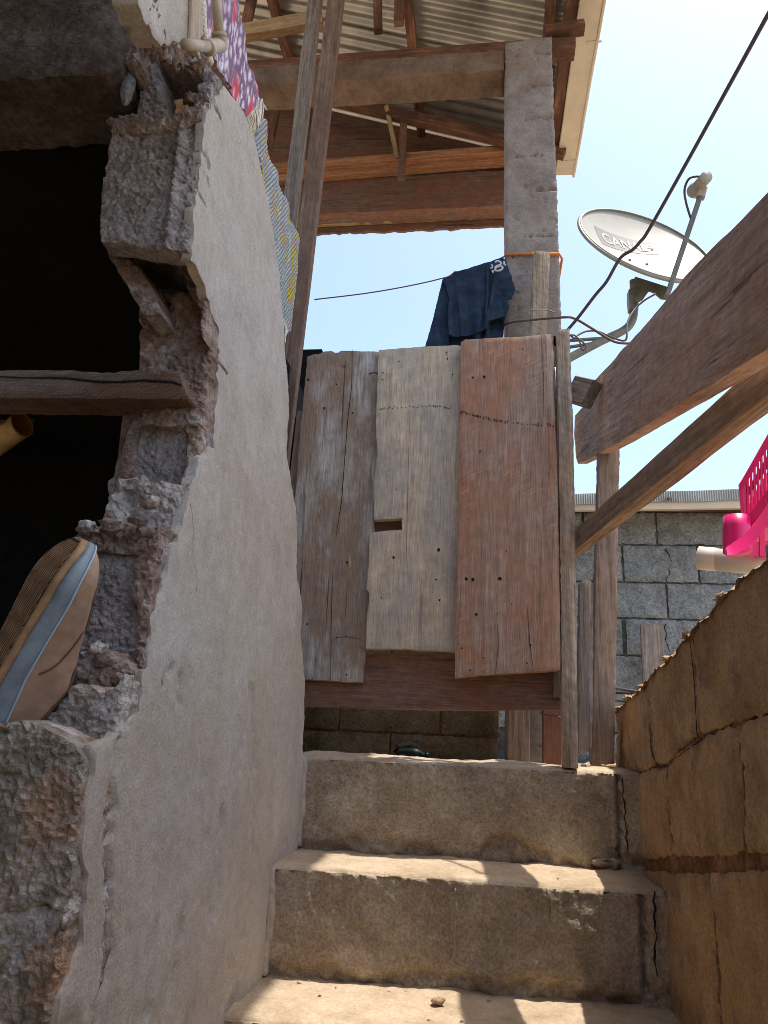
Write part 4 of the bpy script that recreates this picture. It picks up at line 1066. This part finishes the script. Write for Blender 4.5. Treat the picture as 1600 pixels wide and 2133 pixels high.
# ------------------------------------------------------------------ lath and twine on the pillar
la = pslab('lath', [(1112, 526), (1116, 521), (1146, 524), (1141, 640), (1137, 720), (1104, 720), (1107, 640)], 'YV', 2.66, .05, W_SAW, None, **pk)
tag(la, 'pale sawn lath tied to the concrete pillar above the gate', 'lath')
tw = at(1053, 530, 'Y', 2.79); tz = tw.z
vs, fs = tubegeo([(.072, 2.93, tz), (.070, 2.81, tz), (.076, 2.790, tz), (.18, 2.788, tz-.003), (.295, 2.788, tz-.008), (.308, 2.81, tz-.016), (.306, 2.93, tz-.03), (.306, 3.008, tz-.03), (.07, 3.008, tz), (.072, 2.93, tz)], .0055, 6)
tag(mk('twine', vs, fs, M_ORANGE, None, None, True), 'orange twine looped round the concrete pillar and lath', 'twine')
# ------------------------------------------------------------------ clothes line and shirt
l0 = at(655, 624, 'Y', 2.62); l1 = at(1060, 534, 'Y', 2.79)
cl = tube('clothes_line', smoothpath([l0, at(790, 605, 'Y', 2.67)-V((0, 0, .004)), at(928, 578, 'Y', 2.72), l1], 5), .0026, M_WIRE, None, 6)
tag(cl, 'thin clothes line strung from the leaning pole to the pillar', 'line')
shirt = empty('shirt', at(980, 640, 'Y', 2.73), 'dark navy T-shirt with white print draped over the clothes line', 'shirt')
def sh_disp(s):
    def f(u, v, wp):
        t = max(0, min(1, (3.22-wp.z)/.3))
        d = .016*t*math.sin(wp.x*42+s+wp.z*5)+.007*t*math.sin(wp.x*105+s*2+wp.z*12)
        d += .010*fbm(wp, 9, 3)
        for xc, sg in ((-.125, 1), (.035, 1), (.02, -1), (-.02, 1)):
            xx = xc+(.05*t if xc < 0 else -.03*t)-.02*t
            d += sg*.013*math.exp(-((wp.x-xx)/.008)**2)*min(1, t*3)
        return d
    return f
skw = dict(res=.007, rough=.002, rs=22, jit=.002, bev=.001)
pslab('back_layer', [(922, 583), (940, 572), (1054, 540), (1056, 600), (1053, 650), (1048, 702), (1035, 745), (880, 745), (888, 720), (905, 655), (916, 610)], 'Y', 2.775, .004, M_SHIRT, shirt, disp=sh_disp(1), **skw)
sf = pslab('front_layer', [(923, 580), (943, 568), (946, 565), (960, 563), (1022, 543), (1052, 533), (1056, 548), (1066, 578), (1073, 604), (1066, 622), (1056, 626), (1060, 640), (1055, 656), (1042, 660), (1018, 668), (1012, 684), (996, 694), (975, 698), (955, 700), (936, 700), (933, 660), (936, 620)], 'Y', 2.725, .004, M_SHIRT, shirt, disp=sh_disp(0), **skw)
pslab('back_layer', [(921, 584), (940, 572), (938, 620), (935, 690), (932, 745), (880, 745), (888, 720), (905, 655), (914, 612)], 'Y', 2.745, .004, M_SHIRT, shirt, disp=sh_disp(2.2), **skw)
tube('hem', smoothpath([at(x, y, 'Y', 2.712) for x, y in ((1016, 550), (1015, 600), (1013, 640), (1011, 664))], 5), .0045, M_SHIRT, shirt, 6)
# print: two rows of rounded figures
def glyph(P, r=.0042):
    q = smoothpath([at(x, y, 'Y', 2.700) for x, y in P], 4); vs, fs = tubegeo(q, r, 5); mk('print', vs, fs, M_PRINT, sf)
glyph([(1031, 546), (1037, 544), (1043, 547), (1042, 552), (1035, 554), (1031, 558)])
glyph([(1024, 551), (1026, 556), (1022, 559)], .0034); glyph([(1030, 560), (1036, 556), (1044, 555), (1047, 559), (1042, 563), (1034, 564), (1030, 561)])
glyph([(1050, 545), (1050, 550), (1054, 552)], .0045); glyph([(1026, 563), (1027, 568)], .004); glyph([(1050, 536), (1051, 540)], .003)

# ================================================================== satellite dish
dish = empty('satellite_dish', at(1330, 600, 'Y', 3.2), 'cream satellite dish on a bent mast behind the gate post', 'satellite dish')
YD = 3.2
DC = at(1338, 523, 'Y', YD); vd = (DC-CAM).normalized()
ri = (RT - vd*RT.dot(vd)).normalized(); ui = ri.cross(vd)*-1
ui = (UP - vd*UP.dot(vd)); ui = (ui-ri*ri.dot(ui)).normalized()
tl = math.radians(22)
maj = ri*math.cos(tl)-ui*math.sin(tl); mnr = ri*math.sin(tl)+ui*math.cos(tl)
NZ = (-vd*.335+mnr*.942).normalized()
DX = maj; DY = NZ.cross(DX).normalized()
MD = Matrix(((DX.x, DY.x, NZ.x, DC.x), (DX.y, DY.y, NZ.y, DC.y), (DX.z, DY.z, NZ.z, DC.z), (0, 0, 0, 1)))
depth = (DC-CAM).dot(FWD); RD = 145*depth/F
def pz(x, y): return .30/RD*(x*x+y*y)*.55-.05*RD
vs = []; fs = []; nr, na = 20, 72
for i in range(nr+1):
    r = RD*i/nr
    for k in range(na):
        a = 2*math.pi*k/na; vs.append((r*math.cos(a), r*math.sin(a), pz(r*math.cos(a), r*math.sin(a))))
for i in range(nr):
    for k in range(na): A = i*na+k; B = i*na+(k+1) % na; fs.append((A, A+na, B+na, B))
rfl = mk('reflector', vs, fs, M_DISH, dish, MD, True)
vs2 = [(x, y, z-.006) for x, y, z in vs]; mk('back_shell', vs2, [tuple(reversed(f)) for f in fs], M_DISHB, dish, MD, True)
rim = [V((RD*1.005*math.cos(a), RD*1.005*math.sin(a), pz(RD, 0)-.004)) for a in [2*math.pi*k/na for k in range(na+1)]]
tube('rim', rim, .0085, M_DISHB, dish, 8, M=MD)
rim2 = [V((RD*.99*math.cos(a), RD*.99*math.sin(a), pz(RD, 0)+.004)) for a in [2*math.pi*k/na for k in range(na+1)]]
tube('rim', rim2, .004, M_DISH, dish, 6, M=MD)
MDi = MD.inverted()
def dloc(px, py): return MDi @ atp(px, py, DC, NZ)
# printed band and letters
q0, q1, q2, q3 = dloc(1234, 477), dloc(1368, 506), dloc(1381, 526), dloc(1254, 512)
def bil(s, t):
    a = q3+(q2-q3)*s; b = q0+(q1-q0)*s; p = a+(b-a)*t
    bow = .10*math.sin(s*math.pi)*(q3-q0).length
    d = (q3-q0).normalized()
    return V((p.x, p.y, 0))+V((d.x, d.y, 0))*bow*.35
vs = []; fs = []; n1, n2 = 28, 6
for i in range(n1+1):
    for j in range(n2+1):
        p = bil(i/n1, j/n2); vs.append((p.x, p.y, pz(p.x, p.y)+.0012))
for i in range(n1):
    for j in range(n2): A = i*(n2+1)+j; fs.append((A, A+n2+1, A+n2+2, A+1))
mk('printed_band', vs, fs, M_BAND, rfl, MD)
fc = bpy.data.curves.new('lettering', 'FONT'); fc.body = 'CANAL+'; fc.size = 1.0; fc.offset = .018; fc.resolution_u = 4
fo_ = bpy.data.objects.new('lettering_src', fc)
me = bpy.data.meshes.new_from_object(fo_)
xs = [v.co.x for v in me.vertices]; ys = [v.co.y for v in me.vertices]
x0, x1, y0, y1 = min(xs), max(xs), min(ys), max(ys)
for v in me.vertices:
    p = bil(.07+.86*(v.co.x-x0)/(x1-x0), .20+.60*(v.co.y-y0)/(y1-y0))
    v.co = (p.x, p.y, pz(p.x, p.y)+.0028)
me.materials.append(M_LETTER); me.update()
let = bpy.data.objects.new('lettering', me); put(let, rfl, MD)
bpy.data.objects.remove(fo_); bpy.data.curves.remove(fc)
for (x, y) in ((1312, 541), (1349, 547)):
    q = dloc(x, y); tube('bolt', [MD @ V((q.x, q.y, pz(q.x, q.y)-.002)), MD @ V((q.x, q.y, pz(q.x, q.y)+.006))], .006, M_METAL, dish, 8)
# feed arm and feed horn, bracket, mast
aa = at(1389, 618, 'Y', YD-.16); ab = at(1461, 402, 'Y', YD-.20)
beam('feed_arm', aa, ab, .022, .03, M_METAL, dish, up=(0, 1, 0), wob=0)
feed = beam('feed_clamp', at(1459, 412, 'Y', YD-.20), at(1464, 392, 'Y', YD-.20), .036, .03, M_LNBC, dish, up=(0, 1, 0), wob=0)
f0 = at(1446, 398, 'Y', YD-.13); f1 = at(1472, 368, 'Y', YD-.28)
tube('feed_horn', [f0, f0+(f1-f0)*.18, f0+(f1-f0)*.2, f0+(f1-f0)*.95], [.034, .032, .026, .026], M_LNB, dish, 16)
tube('feed_cap', [f0+(f1-f0)*.95, f1], [.027, .025], M_LNBC, dish, 16)
tube('feed_cable', smoothpath([at(1462, 368, 'Y', YD-.25), at(1448, 368, 'Y', YD-.25), at(1434, 374, 'Y', YD-.22), at(1426, 396, 'Y', YD-.2), at(1430, 425, 'Y', YD-.2), at(1440, 458, 'Y', YD-.19)], 5), .0052, M_CABLE, dish, 6)
pslab('bracket', [(1324, 575), (1390, 596), (1397, 606), (1389, 622), (1376, 620), (1362, 608), (1352, 604), (1340, 622), (1328, 628), (1316, 622), (1316, 600)], 'Y', YD-.06, .012, M_METAL, dish, res=.02, rough=0)
pslab('bracket', [(1310, 602), (1320, 596), (1322, 640), (1312, 640)], 'Y', YD-.07, .05, M_METAL, dish, res=.02, rough=0)
mp = [at(1320, 585, 'Y', YD-.03), at(1321, 610, 'Y', YD-.03), at(1321, 645, 'Y', YD-.03), at(1315, 672, 'Y', YD-.04), at(1296, 690, 'Y', YD-.06), at(1250, 712, 'Y', YD-.1), at(1160, 760, 'Y', YD-.18), at(1130, 776, 'Y', YD-.22)]
tube('mast', smoothpath(mp, 6), .0185, M_METAL, dish, 14)
tube('stay', [at(1272, 704, 'Y', YD-.07), at(1140, 712, 'Y', YD-.1)], .008, M_METAL, dish, 8)
tube('stay', [at(1246, 714, 'Y', YD-.09), at(1140, 730, 'Y', YD-.12)], .008, M_METAL, dish, 8)

# ------------------------------------------------------------------ cables
cb = tube('power_cable', [at(x, y, 'Y', d) for x, y, d in ((2500, -1500, .75), (1900, -500, 1.05), (1640, -40, 1.35), (1600, 30, 1.42), (1530, 158, 1.6), (1432, 336, 1.85), (1352, 478, 2.05), (1334, 503, 2.08), (1318, 520, 2.1), (1292, 538, 2.13), (1264, 586, 2.17), (1240, 615, 2.2), (1204, 662, 2.25), (1180, 690, 2.28))], .0052, M_CABLE, None, 8, k=6)
tag(cb, 'thick dark cable rising past the dish to the top right', 'cable')
wr = tube('wire', [at(x, y, 'Y', d) for x, y, d in ((1050, 678, 2.78), (1062, 672, 2.72), (1100, 667, 2.6), (1170, 661, 2.5), (1196, 663, 2.5), (1230, 682, 2.5), (1265, 704, 2.5), (1285, 713, 2.5), (1310, 715, 2.5), (1330, 712, 2.5))], .0048, M_WIRE, None, 7, k=6)
tag(wr, 'brown wire stretched from the pillar across the lath to the dish', 'wire')
wr = tube('wire', [at(x, y, 'Y', d) for x, y, d in ((1366, 612, 2.95), (1345, 624, 2.95), (1326, 640, 2.95), (1312, 660, 2.92), (1306, 680, 2.9), (1306, 700, 2.88), (1302, 709, 2.88), (1290, 708, 2.88), (1268, 700, 2.86), (1244, 690, 2.84), (1222, 690, 2.8), (1204, 698, 2.78), (1196, 704, 2.76), (1188, 698, 2.74))], .0042, M_CABLE, None, 7, k=6)
tag(wr, 'dark dish cable drooping in a loop to the gate post', 'wire')
wr = tube('wire', [at(x, y, 'Y', 2.55) for x, y in ((1184, 698), (1196, 698), (1206, 706), (1218, 716), (1221, 722), (1217, 729), (1212, 728), (1209, 716), (1204, 704), (1190, 708))], .003, M_WIRE, None, 6, k=6)
tag(wr, 'small curled wire loop beside the top of the gate post', 'wire')
wr = tube('wire', [at(x, y, 'Y', 2.6) for x, y in ((1108, 650), (1116, 646), (1140, 646), (1158, 652))], .002, M_WIRE, None, 5, k=4)
tag(wr, 'thin binding wire round the pale lath', 'wire')
wr = tube('wire', [at(x, y, 'Y', 2.28) for x, y in ((1126, 1484), (1140, 1490), (1160, 1492), (1178, 1500))], .0026, M_WIRE, None, 5, k=4)
tag(wr, 'twisted wire tying the bottom rail to the gate post', 'wire')

# ================================================================== diagonal timbers on the right
bb = empty('diagonal_beam', at(1400, 760, 'Y', 1.6), 'thick brown beam slanting from the gate post to the right edge', 'beam')
def bigdisp(u, v, wp): return .0016*math.sin(v*55+3*fbm(wp, 4, 3))+.0012*fbm(V((u*2, v*60, 0)), 1, 3)
XB = .36
pb = [(1196, 866), (1214, 846), (1232, 800), (1330, 690), (1430, 572), (1520, 478), (1600, 394), (1680, 310), (1900, 82), (2300, -332), (2300, 240), (1900, 510), (1680, 664), (1600, 726), (1510, 782), (1400, 850), (1290, 920), (1240, 948), (1202, 966), (1196, 920)]
Wb = [at(x, y, 'X', XB) for x, y in pb]
o = sum(Wb, V())/len(Wb); ua = (at(1600, 560, 'X', XB)-at(1220, 885, 'X', XB)).normalized()
Mb = frame(o, ua, V((0, 0, 1)))
if Mb.col[2].x > 0: pass
L2 = [Mb.inverted() @ p for p in Wb]
slab('timber', [(p.x, p.y) for p in L2], Mb, .04, W_BEAM, bb, res=.012, rough=.001, rs=20, jit=.0008, js=20, bev=.0015, disp=bigdisp, rings=4, side=.0005)
bo = beam('wood_block', at(1196, 812, 'Y', 2.32), at(1233, 822, 'Y', 2.26), .045, .085, W_OLD, None, up=(0, .2, 1), seg=3)
tag(bo, 'small wood block wedged at the upper end of the thick beam', 'wood block')
bt = beam('diagonal_batten', at(1190, 1142, 'Y', 2.40), at(1720, 700, 'Y', 1.02)+(at(1720, 700, 'Y', 1.02)-at(1190, 1142, 'Y', 2.40))*.4, .042, .062, W_BAT, None, up=(0, 0, 1), seg=24, wob=.002)
tag(bt, 'thinner square batten slanting below the thick beam', 'batten')

# ================================================================== pink basket and white pipe on the right wall
bk = empty('pink_basket', at(1580, 1160, 'Y', 1.55), 'bright pink plastic basket perched on the right wall', 'basket')
YK = 1.55
def pk_(x, y, d=YK): return at(x, y, 'Y', d)
# slotted side: rails and ribs
def ribbon(name, A, B, th, mat, parent, nrm):
    vs = [V(p) for p in A]+[V(p) for p in B]; n = len(A); nn = V(nrm)*th
    vs = vs+[p+nn for p in vs]; fs = []
    for i in range(n-1):
        fs += [(i, i+1, n+i+1, n+i), (2*n+i, 3*n+i, 3*n+i+1, 2*n+i+1), (i, 2*n+i, 2*n+i+1, i+1), (n+i, n+i+1, 3*n+i+1, 3*n+i)]
    fs += [(0, n, 3*n, 2*n), (n-1, 3*n-1, 4*n-1, 2*n-1)]
    return mk(name, vs, fs, mat, parent, None, False)
ribbon('top_rail', [pk_(1541, 1008), pk_(1600, 904, 1.5), pk_(1700, 730, 1.4)], [pk_(1543, 1026), pk_(1606, 922, 1.5), pk_(1706, 750, 1.4)], .006, M_PINK, bk, (0, 1, 0))
ribbon('corner', [pk_(1540, 1008), pk_(1544, 1050), pk_(1548, 1098)], [pk_(1556, 984), pk_(1558, 1040), pk_(1562, 1096)], .006, M_PINK, bk, (0, 1, 0))
ribbon('lower_rail', [pk_(1546, 1090), pk_(1606, 1010, 1.5), pk_(1700, 880, 1.4)], [pk_(1548, 1112), pk_(1612, 1064, 1.5), pk_(1706, 980, 1.4)], .006, M_PINK, bk, (0, 1, 0))
ribbon('middle_rail', [pk_(1556, 1022), pk_(1606, 936, 1.5), pk_(1700, 780, 1.4)], [pk_(1556, 1040), pk_(1608, 962, 1.5), pk_(1700, 800, 1.4)], .006, M_PINK, bk, (0, 1, 0))
for i in range(22):
    t = i/21
    d = YK-.15*t
    x = 1552+150*t; yt = 1008-262*t; ybm = 1100-190*t
    beam('rib', pk_(x, yt, d)+V((0, .005, 0)), pk_(x+1.5, ybm, d)+V((0, .005, 0)), .0042, .004, M_PINK, bk, up=(0, 1, 0), seg=2, wob=0, ch=.0006)
# far side, end and floor of the basket
DB = V((.065, .17, 0))
for ch in [q for q in bk.children if q.name.split('.')[0] in ('rib', 'top_rail', 'lower_rail', 'middle_rail', 'corner')]:
    k2 = ch.copy(); COL.objects.link(k2); k2.location = ch.location+DB
ea = [pk_(1541, 1008), pk_(1544, 1050), pk_(1548, 1112)]
ribbon('end_panel', ea, [p+DB for p in ea], .005, M_PINK, bk, (.8, -.3, 0))
fa = [pk_(1548, 1111), pk_(1612, 1063, 1.5), pk_(1706, 979, 1.4)]
ribbon('base_panel', fa, [p+DB for p in fa], .005, M_PINK, bk, (0, 0, .8))
# broad swept rim, cup-shaped foot and pierced floor
rim_a = [(1512, 1140), (1524, 1132), (1544, 1118), (1560, 1104), (1580, 1080), (1600, 1050), (1640, 980), (1700, 880)]
rim_b = [(1516, 1156), (1532, 1154), (1552, 1144), (1572, 1128), (1592, 1104), (1612, 1074), (1650, 1010), (1710, 920)]
ribbon('rim', smoothpath([pk_(x, y, 1.50-.0006*(x-1512)) for x, y in rim_a], 4), smoothpath([pk_(x, y, 1.47-.0006*(x-1512)) for x, y in rim_b], 4), .007, M_PINK, bk, (0, 1, 0))
cp = [pk_(1534, 1076, 1.53), pk_(1535, 1100, 1.53), pk_(1536, 1130, 1.53), pk_(1538, 1150, 1.53), pk_(1539, 1156, 1.53)]
tube('foot', cp, [.024, .026, .027, .028, .020], M_PINK, bk, 20)
def oval(cx, cy, rx, ry, n=14): return [(cx+rx*math.cos(-2*math.pi*k/n), cy+ry*math.sin(-2*math.pi*k/n)) for k in range(n)]
# floor panel with two oval holes: built as strips between the holes
fl = [((1556, 1096), (1574, 1092), (1576, 1158), (1548, 1158)), ((1584, 1080), (1593, 1076), (1594, 1158), (1583, 1158)), ((1602, 1070), (1680, 1040), (1680, 1160), (1602, 1160)), ((1573, 1128), (1603, 1128), (1603, 1160), (1573, 1160)), ((1573, 1086), (1603, 1074), (1603, 1096), (1573, 1104))]
for i, q in enumerate(fl): pslab('floor_panel', list(q), 'Y', 1.56+.0015*i, .004, M_PINK, bk, res=.02, rough=0, bev=.0008)
pv = empty('plastic_pipe', at(1460, 1163, 'Y', 1.6), 'white plastic pipe with end cap under the pink basket', 'pipe')
a = at(1454, 1162, 'Y', 1.66); b = at(1660, 1182, 'Y', 1.58)
tube('pipe', [a+(b-a)*.10, b], .0235, M_PVC, pv, 24)
tube('cap', [a, a+(b-a)*.006, a+(b-a)*.19, a+(b-a)*.195], [.0225, .0248, .0248, .0235], M_PVC, pv, 24)
